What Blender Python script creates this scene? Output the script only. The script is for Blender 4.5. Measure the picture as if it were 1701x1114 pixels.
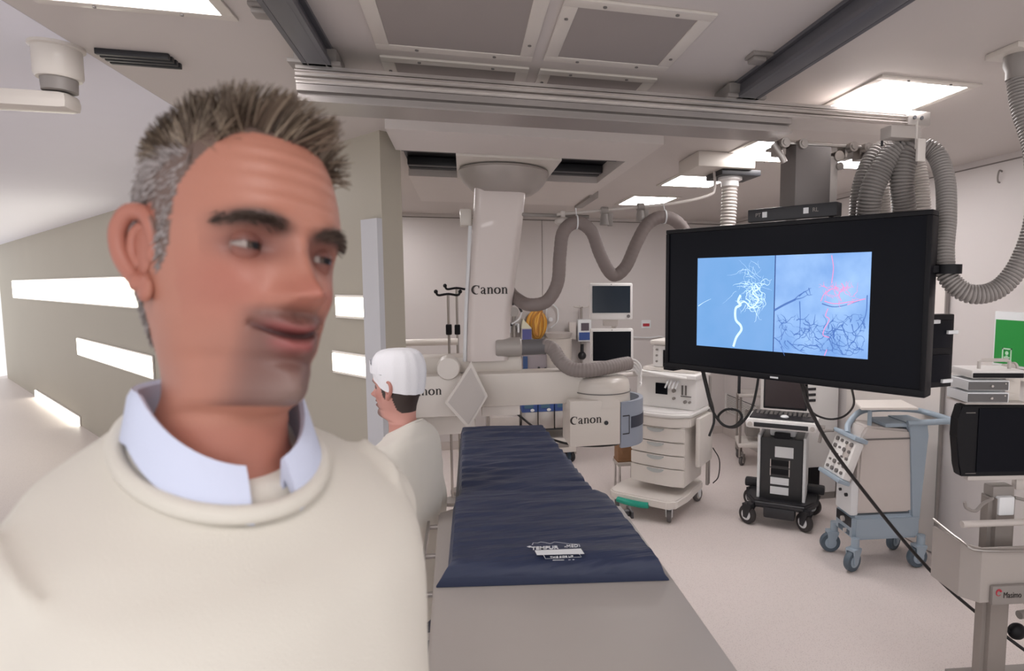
import bpy, bmesh, math, random
import numpy as np
from mathutils import Vector, Matrix, noise as mnoise
for o in list(bpy.data.objects): bpy.data.objects.remove(o)
SC = bpy.context.scene
COL = SC.collection
R = math.radians

# ---------------------------------------------------------------- camera
H = 1.9
FPX, PX, PY = 980.0, 1000.0, 557.0
TH, PH = R(4.84), R(13.15)
cam_data = bpy.data.cameras.new('camera')
cam = bpy.data.objects.new('camera', cam_data)
COL.objects.link(cam)
cam.location = (0, 0, H)
cam.rotation_euler = (R(90) - TH, 0, -PH)
cam_data.sensor_width = 36
cam_data.lens = FPX / 1701 * 36
cam_data.shift_x = (850.5 - PX) / 1701
cam_data.shift_y = 0
cam_data.clip_start = 0.02
cam_data.clip_end = 60
cam_data.dof.use_dof = True
cam_data.dof.focus_distance = 3.2
cam_data.dof.aperture_fstop = 6.0
cam_data.dof.aperture_blades = 0
SC.camera = cam

# ---------------------------------------------------------------- world, exposure, large lights
world = bpy.data.worlds.new('ambient')
SC.world = world
world.use_nodes = True
bgn = world.node_tree.nodes['Background']
bgn.inputs[0].default_value = (1.0, 0.975, 0.975, 1)
bgn.inputs[1].default_value = 1.0
SC.view_settings.view_transform = 'Standard'
SC.view_settings.look = 'None'
SC.view_settings.exposure = 0.15
SC.view_settings.gamma = 1.0
SC.view_settings.use_curve_mapping = False
LIGHT_STRENGTH = 15.0        # the ceiling panels
WALL_LIGHT_STRENGTH = 3.5

# ---------------------------------------------------------------- measuring the photograph: pixel -> world point
_F = Vector((math.sin(PH) * math.cos(TH), math.cos(PH) * math.cos(TH), -math.sin(TH)))
_RT = Vector((math.cos(PH), -math.sin(PH), 0))
_UP = _RT.cross(_F)
_C = Vector((0, 0, H))
def ray(x, y): return _F * FPX + _RT * (x - PX) - _UP * (y - PY)
def WY(x, y, Y): r = ray(x, y); return _C + r * (Y / r.y)
def WX(x, y, X): r = ray(x, y); return _C + r * (X / r.x)
def WZ(x, y, z): r = ray(x, y); return _C + r * ((z - H) / r.z)
def WD(x, y, d): return _C + ray(x, y) * (d / FPX)

# ---------------------------------------------------------------- materials
def lin(c):
    out = []
    for v in c[:3]:
        v = v / 255.0
        out.append(v / 12.92 if v <= 0.04045 else ((v + 0.055) / 1.055) ** 2.4)
    return (*out, 1.0)
_MATS = {}
def M(name, rgb=(200, 200, 200), rough=0.5, metal=0.0, var=0.04, scale=6.0, bump=0.0, bscale=60.0, emit=None, estr=0.0, trans=0.0, coat=0.0):
    if name in _MATS: return _MATS[name]
    m = bpy.data.materials.new(name); m.use_nodes = True
    nt = m.node_tree; ns = nt.nodes; ls = nt.links
    b = ns['Principled BSDF']
    b.inputs['Roughness'].default_value = rough
    b.inputs['Metallic'].default_value = metal
    if coat: b.inputs['Coat Weight'].default_value = coat
    if trans:
        b.inputs['Transmission Weight'].default_value = trans
    tc = ns.new('ShaderNodeTexCoord')
    nz = ns.new('ShaderNodeTexNoise'); nz.inputs['Scale'].default_value = scale; nz.inputs['Detail'].default_value = 4
    ls.new(tc.outputs['Object'], nz.inputs['Vector'])
    mx = ns.new('ShaderNodeMix'); mx.data_type = 'RGBA'
    c = lin(rgb)
    mx.inputs[6].default_value = tuple(min(1, v * (1 - var)) for v in c[:3]) + (1,)
    mx.inputs[7].default_value = tuple(min(1, v * (1 + var)) for v in c[:3]) + (1,)
    ls.new(nz.outputs['Fac'], mx.inputs[0]); ls.new(mx.outputs[2], b.inputs['Base Color'])
    if bump:
        n2 = ns.new('ShaderNodeTexNoise'); n2.inputs['Scale'].default_value = bscale; n2.inputs['Detail'].default_value = 3
        ls.new(tc.outputs['Object'], n2.inputs['Vector'])
        bp = ns.new('ShaderNodeBump'); bp.inputs['Strength'].default_value = bump; bp.inputs['Distance'].default_value = 0.01
        ls.new(n2.outputs['Fac'], bp.inputs['Height']); ls.new(bp.outputs['Normal'], b.inputs['Normal'])
    if emit:
        b.inputs['Emission Color'].default_value = lin(emit); b.inputs['Emission Strength'].default_value = estr
    _MATS[name] = m
    return m
def Mattr(name, rough=0.55, sss=0.0, bump=0.0, bscale=300):
    """colour read from the mesh's own 'tint' attribute (skin, lips, brows, hair)"""
    if name in _MATS: return _MATS[name]
    m = bpy.data.materials.new(name); m.use_nodes = True
    nt = m.node_tree; b = nt.nodes['Principled BSDF']
    b.inputs['Roughness'].default_value = rough
    a = nt.nodes.new('ShaderNodeAttribute'); a.attribute_name = 'tint'
    nt.links.new(a.outputs['Color'], b.inputs['Base Color'])
    if sss:
        b.inputs['Subsurface Weight'].default_value = sss
        b.inputs['Subsurface Radius'].default_value = (0.01, 0.004, 0.002)
    if bump:
        tc = nt.nodes.new('ShaderNodeTexCoord')
        n2 = nt.nodes.new('ShaderNodeTexNoise'); n2.inputs['Scale'].default_value = bscale
        nt.links.new(tc.outputs['Object'], n2.inputs['Vector'])
        bp = nt.nodes.new('ShaderNodeBump'); bp.inputs['Strength'].default_value = bump; bp.inputs['Distance'].default_value = 0.002
        nt.links.new(n2.outputs['Fac'], bp.inputs['Height']); nt.links.new(bp.outputs['Normal'], b.inputs['Normal'])
    _MATS[name] = m
    return m

def floor_material():
    m = bpy.data.materials.new('speckled_vinyl'); m.use_nodes = True
    nt = m.node_tree; ns = nt.nodes; ls = nt.links; b = ns['Principled BSDF']
    tc = ns.new('ShaderNodeTexCoord')
    vo = ns.new('ShaderNodeTexVoronoi'); vo.inputs['Scale'].default_value = 130
    ls.new(tc.outputs['Object'], vo.inputs['Vector'])
    cr = ns.new('ShaderNodeValToRGB')
    e = cr.color_ramp.elements
    e[0].position = 0.0; e[0].color = lin((168, 156, 153))
    e[1].position = 0.34; e[1].color = lin((222, 212, 208))
    e.new(0.22).color = lin((196, 184, 181))
    ls.new(vo.outputs['Distance'], cr.inputs[0])
    nz = ns.new('ShaderNodeTexNoise'); nz.inputs['Scale'].default_value = 1.3
    ls.new(tc.outputs['Object'], nz.inputs['Vector'])
    mx = ns.new('ShaderNodeMix'); mx.data_type = 'RGBA'; mx.inputs[0].default_value = 0.7
    mx.inputs[6].default_value = lin((214, 204, 200))
    ls.new(cr.outputs[0], mx.inputs[7])
    ls.new(mx.outputs[2], b.inputs['Base Color'])
    b.inputs['Roughness'].default_value = 0.42
    return m

# ---------------------------------------------------------------- mesh builder
def frame(d):
    d = d.normalized()
    a = Vector((0, 0, 1)) if abs(d.z) < 0.9 else Vector((1, 0, 0))
    u = d.cross(a).normalized()
    return u, u.cross(d).normalized()
def smooth_path(pts, sub=8, closed=False):
    P = [Vector(p) for p in pts]
    n = len(P); out = []
    for i in range(n if closed else n - 1):
        p0 = P[i - 1] if (i > 0 or closed) else P[0] * 2 - P[1]
        p1 = P[i]; p2 = P[(i + 1) % n]
        p3 = P[(i + 2) % n] if (i + 2 < n or closed) else P[-1] * 2 - P[-2]
        for k in range(sub):
            t = k / sub
            out.append(0.5 * ((2 * p1) + (p2 - p0) * t + (2 * p0 - 5 * p1 + 4 * p2 - p3) * t * t + (3 * p1 - p0 - 3 * p2 + p3) * t ** 3))
    if not closed: out.append(P[-1])
    return out
class B:
    """collects shapes for ONE mesh object"""
    def __init__(s): s.bm = bmesh.new(); s.tint = None
    def _xf(s, vs, m):
        if m is not None:
            for v in vs: v.co = m @ v.co
    def box(s, c, size, bev=0.0, m=None, seg=2, rz=0.0, taper=None):
        r = bmesh.ops.create_cube(s.bm, size=1.0); vs = r['verts']
        for v in vs:
            x, y, z = v.co
            if taper and z > 0: x *= taper[0]; y *= taper[1]
            v.co = Vector((x * size[0], y * size[1], z * size[2]))
        if bev:
            es = list({e for v in vs for e in v.link_edges})
            r = bmesh.ops.bevel(s.bm, geom=es, offset=min(bev, 0.49 * min(size)), segments=seg, affect='EDGES', profile=0.6)
            vs = list({v for f in r['faces'] for v in f.verts} | {v for v in vs if v.is_valid})
        mm = Matrix.Translation(Vector(c)) @ Matrix.Rotation(rz, 4, 'Z')
        s._xf(vs, mm); s._xf(vs, m)
        return s
    def b2(s, x0, x1, y0, y1, z0, z1, bev=0.0, m=None):
        return s.box(((x0 + x1) / 2, (y0 + y1) / 2, (z0 + z1) / 2), (abs(x1 - x0), abs(y1 - y0), abs(z1 - z0)), bev, m)
    def ring_loft(s, rings, cap=True, closed=False):
        vr = [[s.bm.verts.new(p) for p in r] for r in rings]
        n = len(vr[0])
        for a, b in zip(vr, vr[1:] + ([vr[0]] if closed else [])):
            for i in range(n):
                try: s.bm.faces.new((a[i], a[(i + 1) % n], b[(i + 1) % n], b[i]))
                except ValueError: pass
        if cap and not closed:
            for r_, rev in ((vr[0], True), (vr[-1], False)):
                try: s.bm.faces.new(list(reversed(r_)) if rev else r_)
                except ValueError: pass
        return s
    def tube(s, pts, r, n=12, sub=0, closed=False, cap=True, flat=None):
        P = smooth_path(pts, sub, closed) if sub else [Vector(p) for p in pts]
        k = len(P)
        rr = r if callable(r) else (lambda t: r)
        u = None; rings = []
        for i, p in enumerate(P):
            a = P[i - 1] if (i > 0 or closed) else P[i]
            b = P[(i + 1) % k] if (i < k - 1 or closed) else P[i]
            d = (b - a)
            if d.length < 1e-9: d = Vector((0, 0, 1))
            d.normalize()
            if u is None: u, v = frame(d)
            else:
                u = (u - d * u.dot(d))
                if u.length < 1e-6: u, v = frame(d)
                u.normalize(); v = d.cross(u)
            v = d.cross(u)
            q = rr(i / max(1, k - 1))
            fx = flat or 1.0
            rings.append([p + u * (math.cos(2 * math.pi * j / n) * q) + v * (math.sin(2 * math.pi * j / n) * q * fx) for j in range(n)])
        return s.ring_loft(rings, cap, closed)
    def cyl(s, p0, p1, r0, r1=None, n=20):
        r1 = r0 if r1 is None else r1
        return s.tube([p0, p1], lambda t: r0 + (r1 - r0) * t, n)
    def hose(s, pts, r, pitch=0.014, depth=0.10, n=16, sub=24):
        P = smooth_path(pts, sub)
        L = [0.0]
        for a, b in zip(P, P[1:]): L.append(L[-1] + (b - a).length)
        tot = L[-1]; k = max(8, int(tot / pitch) * 4)
        Q = []; j = 0
        for i in range(k + 1):
            t = tot * i / k
            while j < len(L) - 2 and L[j + 1] < t: j += 1
            f = (t - L[j]) / max(1e-9, L[j + 1] - L[j])
            Q.append(P[j].lerp(P[j + 1], min(1, max(0, f))))
        return s.tube(Q, lambda t: r * (1 + depth * (0, 0.8, 1, 0.8)[int(round(t * k)) % 4] - depth), n)
    def lathe(s, prof, c=(0, 0, 0), axis='Z', n=32, m=None, cap=True):
        rings = []
        for r_, h in prof:
            ring = []
            for i in range(n):
                a = 2 * math.pi * i / n
                x, y = r_ * math.cos(a), r_ * math.sin(a)
                p = {'Z': Vector((x, y, h)), 'Y': Vector((x, h, y)), 'X': Vector((h, x, y))}[axis]
                p = p + Vector(c)
                ring.append(m @ p if m is not None else p)
            rings.append(ring)
        return s.ring_loft(rings, cap)
    def prism(s, poly, d, m=None):
        """polygon (list of 3D points) extruded by vector d"""
        a = [Vector(p) for p in poly]; d = Vector(d)
        if m is not None: a = [m @ p for p in a]; d = m.to_3x3() @ d
        va = [s.bm.verts.new(p) for p in a]; vb = [s.bm.verts.new(p + d) for p in a]
        n = len(a)
        try:
            s.bm.faces.new(list(reversed(va))); s.bm.faces.new(vb)
        except ValueError: pass
        for i in range(n):
            s.bm.faces.new((va[i], va[(i + 1) % n], vb[(i + 1) % n], vb[i]))
        return s
    def quad(s, pts):
        s.bm.faces.new([s.bm.verts.new(Vector(p)) for p in pts]); return s
    def ball(s, c, r, seg=20, m=None):
        r_ = r if hasattr(r, '__len__') else (r, r, r)
        q = bmesh.ops.create_uvsphere(s.bm, u_segments=seg, v_segments=max(6, seg // 2), radius=1)
        for v in q['verts']:
            v.co = Vector((v.co.x * r_[0] + c[0], v.co.y * r_[1] + c[1], v.co.z * r_[2] + c[2]))
        s._xf(q['verts'], m)
        return s
    def ribbon(s, pts, w, nrm, taper=True):
        P = [Vector(p) for p in pts]; nrm = Vector(nrm)
        k = len(P); vs = []
        for i, p in enumerate(P):
            d = (P[min(k - 1, i + 1)] - P[max(0, i - 1)])
            t = nrm.cross(d)
            if t.length < 1e-9: t = Vector((0, 0, 1))
            t.normalize()
            q = w * (1 - 0.7 * i / max(1, k - 1)) if taper else w
            vs.append((s.bm.verts.new(p + t * q / 2), s.bm.verts.new(p - t * q / 2)))
        for a, b in zip(vs, vs[1:]): s.bm.faces.new((a[0], a[1], b[1], b[0]))
        return s
    def objs(s, name, mat, parent=None, smooth=True):
        """each separate piece becomes an object of its own"""
        bm = s.bm; seen = set(); out = []
        bm.verts.index_update(); bm.verts.ensure_lookup_table()
        for v0 in bm.verts:
            if v0.index in seen: continue
            st = [v0]; isl = []; seen.add(v0.index)
            while st:
                v = st.pop(); isl.append(v)
                for e in v.link_edges:
                    w = e.other_vert(v)
                    if w.index not in seen: seen.add(w.index); st.append(w)
            nb = B(); mp = {v.index: nb.bm.verts.new(v.co) for v in isl}
            for f in {f for v in isl for f in v.link_faces}:
                nb.bm.faces.new([mp[v.index] for v in f.verts])
            out.append(nb.obj(name, mat, parent, smooth))
        bm.free()
        return out
    def obj(s, name, mat, parent=None, smooth=True, label=None):
        bmesh.ops.recalc_face_normals(s.bm, faces=s.bm.faces)
        me = bpy.data.meshes.new(name)
        s.bm.to_mesh(me); s.bm.free()
        me.materials.append(mat)
        if smooth:
            for p in me.polygons: p.use_smooth = True
            try: me.set_sharp_from_angle(angle=R(38))
            except Exception: pass
        o = bpy.data.objects.new(name, me)
        COL.objects.link(o)
        if parent is not None: o.parent = parent
        if label: o['label'] = label
        return o
def T(name, label, cat, loc=(0, 0, 0), rz=0.0, group=None):
    o = bpy.data.objects.new(name, None); COL.objects.link(o)
    o.empty_display_size = 0.1
    o.location = loc; o.rotation_euler = (0, 0, rz)
    o['label'] = label; o['category'] = cat
    if group: o['group'] = group
    return o
def tag(o, label, cat, group=None):
    o['label'] = label; o['category'] = cat
    if group: o['group'] = group
    return o
def struct(name, b, mat, smooth=False):
    o = b.obj(name, mat, smooth=smooth); o['kind'] = 'structure'; return o
def inv(o):
    return (Matrix.Translation(o.location) @ Matrix.Rotation(o.rotation_euler.z, 4, 'Z')).inverted()
def text(name, body, size, origin, right, up, mat, parent, extrude=0.0008, bold=0.0, sx=1.0, align='CENTER', shear=0.0):
    cu = bpy.data.curves.new(name, 'FONT')
    cu.body = body; cu.size = size; cu.extrude = extrude; cu.offset = bold
    cu.align_x = align; cu.align_y = 'CENTER'; cu.shear = shear
    cu.materials.append(mat)
    o = bpy.data.objects.new(name, cu); COL.objects.link(o)
    r = Vector(right).normalized(); u = Vector(up); u = (u - r * u.dot(r)).normalized(); n = r.cross(u)
    m = Matrix((( r.x*sx, u.x, n.x, origin[0]), (r.y*sx, u.y, n.y, origin[1]), (r.z*sx, u.z, n.z, origin[2]), (0, 0, 0, 1)))
    bpy.context.view_layer.update()
    me = bpy.data.meshes.new_from_object(o.evaluated_get(bpy.context.evaluated_depsgraph_get()))
    bpy.data.objects.remove(o); bpy.data.curves.remove(cu)
    me.transform(m)
    if not me.materials: me.materials.append(mat)
    o = bpy.data.objects.new(name, me); COL.objects.link(o)
    if parent is not None: o.parent = parent
    return o
def stroke(b, pts, ws, fn, sub=6):
    """pen stroke of varying width on a flat face; fn maps (x, y) to a 3D point"""
    P = smooth_path([(x, y, w) for (x, y), w in zip(pts, ws)], sub) if len(pts) > 2 else [Vector((x, y, w)) for (x, y), w in zip(pts, ws)]
    vs = []
    for i, p in enumerate(P):
        d = P[min(len(P) - 1, i + 1)] - P[max(0, i - 1)]
        l = math.hypot(d.x, d.y) or 1; nx, ny = -d.y / l, d.x / l
        vs.append((b.bm.verts.new(fn(p.x + nx * p.z / 2, p.y + ny * p.z / 2)), b.bm.verts.new(fn(p.x - nx * p.z / 2, p.y - ny * p.z / 2))))
    for a, c in zip(vs, vs[1:]): b.bm.faces.new((a[0], a[1], c[1], c[0]))
def roman_word(origin, h, mat, parent, depth=0.0006):
    """the maker's name in bold roman letters, centred on origin, facing -y"""
    b = B(); o = Vector(origin); tot = 5.55; k = h / 1.35
    def fn_at(x0): return lambda x, y: o + Vector(((x + x0 - tot / 2) * k, -depth, (y - .55) * k))
    f = fn_at(0)
    A = [(.66 + .62 * math.cos(R(a)), .62 + .66 * math.sin(R(a))) for a in range(52, 312, 20)]
    stroke(b, A, [.1 + .24 * max(0, -math.cos(R(a))) ** .8 for a in range(52, 312, 20)], f, 3)
    stroke(b, [(1.06, 1.3), (1.08, .86)], [.1, .05], f); stroke(b, [(.98, 1.06), (1.08, 1.02)], [.2, .2], f)
    for x0, ch in ((1.32, 'a'), (2.32, 'n'), (3.42, 'o'), (4.58, 'n')):
        f = fn_at(x0)
        if ch == 'a':
            stroke(b, [(.6, .86), (.6, .12), (.72, .0), (.84, .06)], [.24, .24, .16, .06], f)
            stroke(b, [(.1, .74), (.16, .92), (.38, 1.0), (.58, .86)], [.2, .14, .1, .2], f)
            stroke(b, [(.58, .56), (.3, .48), (.12, .26), (.24, .05), (.56, .18)], [.1, .14, .22, .14, .08], f)
        elif ch == 'n':
            stroke(b, [(.2, 1.0), (.2, .0)], [.25, .25], f); stroke(b, [(.0, 1.0), (.2, .92)], [.06, .16], f)
            stroke(b, [(.26, .74), (.46, .97), (.66, .94), (.76, .74)], [.08, .12, .16, .24], f)
            stroke(b, [(.76, .76), (.76, 0)], [.25, .25], f)
            for x in (.2, .76): stroke(b, [(x - .2, .03), (x + .2, .03)], [.06, .06], f)
        else:
            an = list(range(0, 361, 20))
            stroke(b, [(.5 + .4 * math.cos(R(a)), .5 + .46 * math.sin(R(a))) for a in an], [.09 + .2 * abs(math.cos(R(a))) for a in an], f, 2)
    return b.obj('lettering', mat, parent, smooth=False)
def caster(parent, x, y, r, matfork, mattyre, mathub, ang=0.0, top=None, w=0.03, label=None):
    """castor under a trolley: fork (part) with a wheel and a hub as its sub-parts"""
    top = top or r * 2.3
    c, s_ = math.cos(ang), math.sin(ang)
    m = Matrix.Translation((x, y, 0)) @ Matrix.Rotation(ang, 4, 'Z')
    b = B()
    b.cyl(m @ Vector((0, 0, r * 1.9)), m @ Vector((0, 0, top)), r * 0.38)
    for k in (-1, 1):
        b.prism([(k * w * 0.75, -r * 0.35, r * 2.0), (k * w * 0.75, r * 0.75, r * 2.0), (k * w * 0.75, r * 0.62, r * 0.75), (k * w * 0.75, r * 0.2, r * 0.7)], (k * w * 0.25, 0, 0), m)
    b.prism([(-w, -r * 0.35, r * 2.0), (w, -r * 0.35, r * 2.0), (w, r * 0.75, r * 2.0), (-w, r * 0.75, r * 2.0)], (0, 0, r * 0.22), m)
    f = b.obj('caster', matfork, parent)
    prof = [(r * 0.5, -w * 0.62), (r * 0.93, -w * 0.6), (r, -w * 0.35), (r, w * 0.35), (r * 0.93, w * 0.6), (r * 0.5, w * 0.62)]
    B().lathe(prof, (0, r * 0.38, r), 'X', 28, m).obj('wheel', mattyre, f)
    B().lathe([(r * 0.1, -w * 0.72), (r * 0.58, -w * 0.68), (r * 0.6, 0), (r * 0.58, w * 0.68), (r * 0.1, w * 0.72)], (0, r * 0.38, r), 'X', 24, m).obj('hub', mathub, f)
    return f

# ---------------------------------------------------------------- the material list
M_WALL = M('wall_laminate', (211, 205, 203), 0.45, var=0.02, scale=2)
M_WALLB = M('wall_back_laminate', (207, 201, 199), 0.5, var=0.02, scale=2)
M_CEIL = M('ceiling_paint', (205, 198, 194), 0.55, var=0.02, scale=2)
M_WHITE = M('white_plastic', (222, 216, 210), 0.38, var=0.02)
M_WHITE2 = M('bright_white_plastic', (234, 232, 230), 0.35, var=0.02)
M_CREAM = M('cream_enamel', (214, 207, 199), 0.35, var=0.02, coat=0.2)
M_ALU = M('brushed_aluminium', (204, 198, 194), 0.3, 0.8, var=0.06, scale=20)
M_STEEL = M('satin_steel', (175, 170, 166), 0.3, 0.9, var=0.05, scale=18)
M_CHROME = M('chrome', (210, 208, 206), 0.12, 1.0, var=0.02)
M_RAIL = M('blue_grey_rail', (104, 104, 110), 0.45, 0.4, var=0.06)
M_DARK = M('dark_plastic', (38, 38, 42), 0.42, var=0.08)
M_BLACK = M('black_plastic', (15, 15, 20), 0.45, var=0.08)
M_BLACK.node_tree.nodes['Principled BSDF'].inputs['Specular IOR Level'].default_value = 0.25
M_GLOSS = M('black_glass', (14, 16, 24), 0.3, var=0.05)
M_GLOSS.node_tree.nodes['Principled BSDF'].inputs['Specular IOR Level'].default_value = 0.12
M_GREY = M('grey_plastic', (142, 136, 132), 0.45, var=0.04)
M_MIDGREY = M('mid_grey_plastic', (112, 108, 106), 0.45, var=0.05)
M_HOSE = M('grey_hose', (150, 145, 142), 0.42, var=0.05)
M_HOSEL = M('pale_hose', (196, 189, 184), 0.42, var=0.05)
M_HOSEB = M('taupe_hose', (128, 117, 114), 0.6, var=0.05)
M_BLUEGREY = M('slate_blue_plastic', (158, 173, 186), 0.4, var=0.03)
M_BLUEDK = M('dark_slate_plastic', (84, 98, 110), 0.4, var=0.05)
M_NAVY = M('deep_blue_print', (56, 84, 148), 0.45, var=0.08)
M_TEAL = M('teal_plastic', (22, 150, 128), 0.4, var=0.06)
M_GREEN = M('sign_green', (34, 146, 62), 0.45, var=0.04)
M_PRINT = M('white_print', (226, 228, 230), 0.6, var=0.03)
M_INK = M('black_ink', (48, 42, 40), 0.55, var=0.03)
M_RUBBER = M('dark_rubber', (58, 54, 54), 0.7, var=0.08)
M_TYREG = M('grey_tyre', (92, 88, 88), 0.6, var=0.08)
M_CABLE = M('black_cable', (20, 19, 20), 0.45, var=0.05)
M_CLEAR = M('smoked_clear_plastic', (172, 165, 160), 0.2, var=0.02)
M_LAMP = M('lit_diffuser', (250, 248, 245), 0.5, var=0.01, emit=(255, 250, 250), estr=LIGHT_STRENGTH)
M_WLAMP = M('lit_wall_diffuser', (250, 248, 240), 0.5, var=0.01, emit=(255, 250, 232), estr=WALL_LIGHT_STRENGTH)
# ================================================================ the setting
CZ = 2.70
XR, YB = 3.24, 6.95
fl = struct('floor', B().b2(-9.5, XR + .1, -1.2, 15.0, -0.1, 0.0), floor_material())
struct('ceiling', B().b2(-1.25, XR + .1, -1.2, 15.0, CZ, CZ + 0.1), M_CEIL)
struct('ceiling_side', B().b2(-9.5, -1.25, -1.2, 15.0, CZ - .001, CZ + 0.1), M('lavender_lit_ceiling', (240, 240, 250), 0.6, var=.01))  # stronger light on this side put into a paler ceiling colour
struct('wall_back', B().b2(-3.0, XR + .1, YB, YB + 0.1, 0, CZ), M_WALLB)
wr = B().b2(XR, XR + 0.1, -1.2, YB, 0, CZ)
struct('wall_right', wr, M_WALL)
# joints of the laminate panels on the right wall and the back wall
struct('trim_1', B().b2(XR - .004, XR, -1.2, YB, 2.655, 2.663).b2(XR - .003, XR, 2.1, 2.106, 0, 2.66), M('panel_joint', (128, 121, 118), 0.7))
struct('trim_2', B().b2(-1.0, XR, YB - .004, YB, 2.655, 2.665).b2(0.9, 0.906, YB - .003, YB, 0, 2.66), M('panel_joint'))
struct('baseboard_right', B().b2(XR - 0.014, XR, -1.2, YB, 0, 0.1, 0.004), M('coved_vinyl', (196, 187, 182), 0.5))
struct('baseboard_back', B().b2(-1.5, XR - .014, YB - 0.014, YB, 0, 0.1, 0.004), M('coved_vinyl'))
# the oblique partition behind the man: brightened ceiling above, taupe wall below
A0, A1 = Vector((-0.41, 3.31, 0)), Vector((-9.2, 14.53, 0))
wd = (A1 - A0).normalized(); wn = Vector((-wd.y, wd.x, 0))
if wn.y > 0: wn = -wn
M_TAUPE = M('taupe_wall_paint', (174, 167, 153), 0.6, var=0.03, scale=1.2)
struct('wall_left', B().prism([A0, A1, A1 - wn * 0.12, A0 - wn * 0.12], (0, 0, CZ)), M_TAUPE)
def lp(px_, py_):
    """point of the partition's face seen at a pixel"""
    r = ray(px_, py_); t = (A0 - _C).dot(wn) / r.dot(wn)
    return _C + r * t
# pale upright jamb at the near end of the partition
j0, j1 = lp(612, 500), lp(650, 500)
jb = B().prism([Vector((j0.x, j0.y, 0)) + wn * 0.03, Vector((A0.x, A0.y, 0)) + wn * 0.03, Vector((A0.x, A0.y, 0)), Vector((j0.x, j0.y, 0))], (0, 0, 2.25))
struct('trim_3', jb, M('pale_jamb', (196, 196, 200), 0.5, var=0.02))
# lit panels let into the partition
for k, (x0, y0, x1, y1, lab) in enumerate(((8, 464, 190, 500, 'long bright light panel on taupe wall behind the man, topmost beside his ear'),
        (126, 575, 243, 605, 'bright light panel on taupe wall behind the man, second from top, level with his jaw'),
        (60, 668, 128, 694, 'small bright light panel on taupe wall just above the sweater shoulder'),
        (562, 494, 622, 525, 'bright light panel beside the man\'s nose, upper of two near the pale jamb'),
        (557, 590, 622, 620, 'bright light panel beside the man\'s chin, lower of two near the pale jamb'))):
    a, b_, c, d = lp(x0, (y0 + y1) / 2), lp(x1, (y0 + y1) / 2), lp((x0 + x1) / 2, y0), lp((x0 + x1) / 2, y1)
    mid = lp((x0 + x1) / 2, (y0 + y1) / 2)
    w = (b_ - a).length; h = abs(c.z - d.z)
    t = T('wall_light', lab, 'light', mid, math.atan2(wd.y, wd.x), 'lit panels on the taupe partition')
    sgn = -1 if (Matrix.Rotation(t.rotation_euler.z, 3, 'Z') @ Vector((0, 1, 0))).dot(wn) < 0 else 1
    B().box((0, sgn * 0.008, 0), (w + 0.03, 0.014, h + 0.03), 0.004).obj('housing', M_WHITE, t)
    B().box((0, sgn * 0.017, 0), (w, 0.012, h), min(h, w) * 0.3, seg=3).obj('diffuser', M_WLAMP, t)

# ---- door leaf standing on the right wall, behind the ventilator
dr = B().b2(XR - 0.04, XR - 0.016, 3.40, 4.42, 0.01, 2.16, 0.004).obj('door_1', M('door_laminate', (220, 213, 208), 0.42, var=0.015)); dr['kind'] = 'structure'
B().b2(XR - 0.04, XR - 0.016, 3.39, 3.40, 0.01, 2.16).obj('edge_strip', M_GREY, dr)

# ---- air grille
t = T('air_grille', 'white louvred air grille low on the right wall, between anaesthesia machine and ultrasound trolley', 'vent', (0, 0, 0))
g0, g1 = WX(1207, 655, XR - .016), WX(1256, 706, XR - .016)
B().b2(XR - .012, XR - .001, g1.y, g0.y, g1.z, g0.z, 0.003).obj('backing', M_DARK, t)
gb = B()
nsl = 11
for i in range(nsl):
    z = g1.z + (g0.z - g1.z) * (i + 0.5) / nsl
    gb.box((XR - 0.02, (g0.y + g1.y) / 2, z), (0.01, abs(g0.y - g1.y), (g0.z - g1.z) / nsl * 0.55), 0.002)
gb.b2(XR - .03, XR - .001, g1.y - .02, g1.y, g1.z - .02, g0.z + .02).b2(XR - .03, XR - .001, g0.y, g0.y + .02, g1.z - .02, g0.z + .02)
gb.obj('louvres', M_WHITE2, t)

# ================================================================ ceiling
# laminar flow panels
M_FILTER = M('filter_fabric', (158, 150, 146), 0.75, var=0.03, bump=0.25, bscale=500)
def flow_panel(x0, x1, y0, y1, lab):
    t = T('air_filter_panel', lab, 'air filter', ((x0 + x1) / 2, (y0 + y1) / 2, CZ), 0, 'laminar flow panels in the ceiling')
    w, h = (x1 - x0) / 2, (y1 - y0) / 2
    f = 0.045
    b = B()
    b.b2(-w - f, w + f, -h - f, -h, -0.009, 0, 0.003).b2(-w - f, w + f, h, h + f, -0.009, 0, 0.003)
    b.b2(-w - f, -w, -h, h, -0.009, 0, 0.003).b2(w, w + f, -h, h, -0.009, 0, 0.003)
    b.obj('frame', M_CREAM, t)
    B().b2(-w, w, -h, h, -0.006, -0.001).obj('filter', M_FILTER, t)
    sb = B()
    for x, y in ((-w * .6, -h - f / 2), (w * .6, -h - f / 2), (-w * .6, h + f / 2), (w * .6, h + f / 2), (-w - f / 2, -h * .6), (w + f / 2, h * .6)):
        sb.cyl((x, y, -0.009), (x, y, -0.012), 0.006, n=10)
    sb.objs('screw_head', M_MIDGREY, t)
flow_panel(-0.225, 0.205, 1.62, 2.13, 'large grey air filter panel in the ceiling, at the top beside the left rail')
flow_panel(0.335, 0.70, 1.73, 2.11, 'large grey air filter panel in the ceiling, between the middle gap and the right rail')
flow_panel(-0.225, 0.205, 2.29, 2.7, 'grey air filter panel half hidden behind the aluminium beam, on the column side')
flow_panel(0.335, 0.70, 2.29, 2.7, 'grey air filter panel half hidden behind the aluminium beam, towards the right rail')
for x in (0.27,):
    pass
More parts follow.
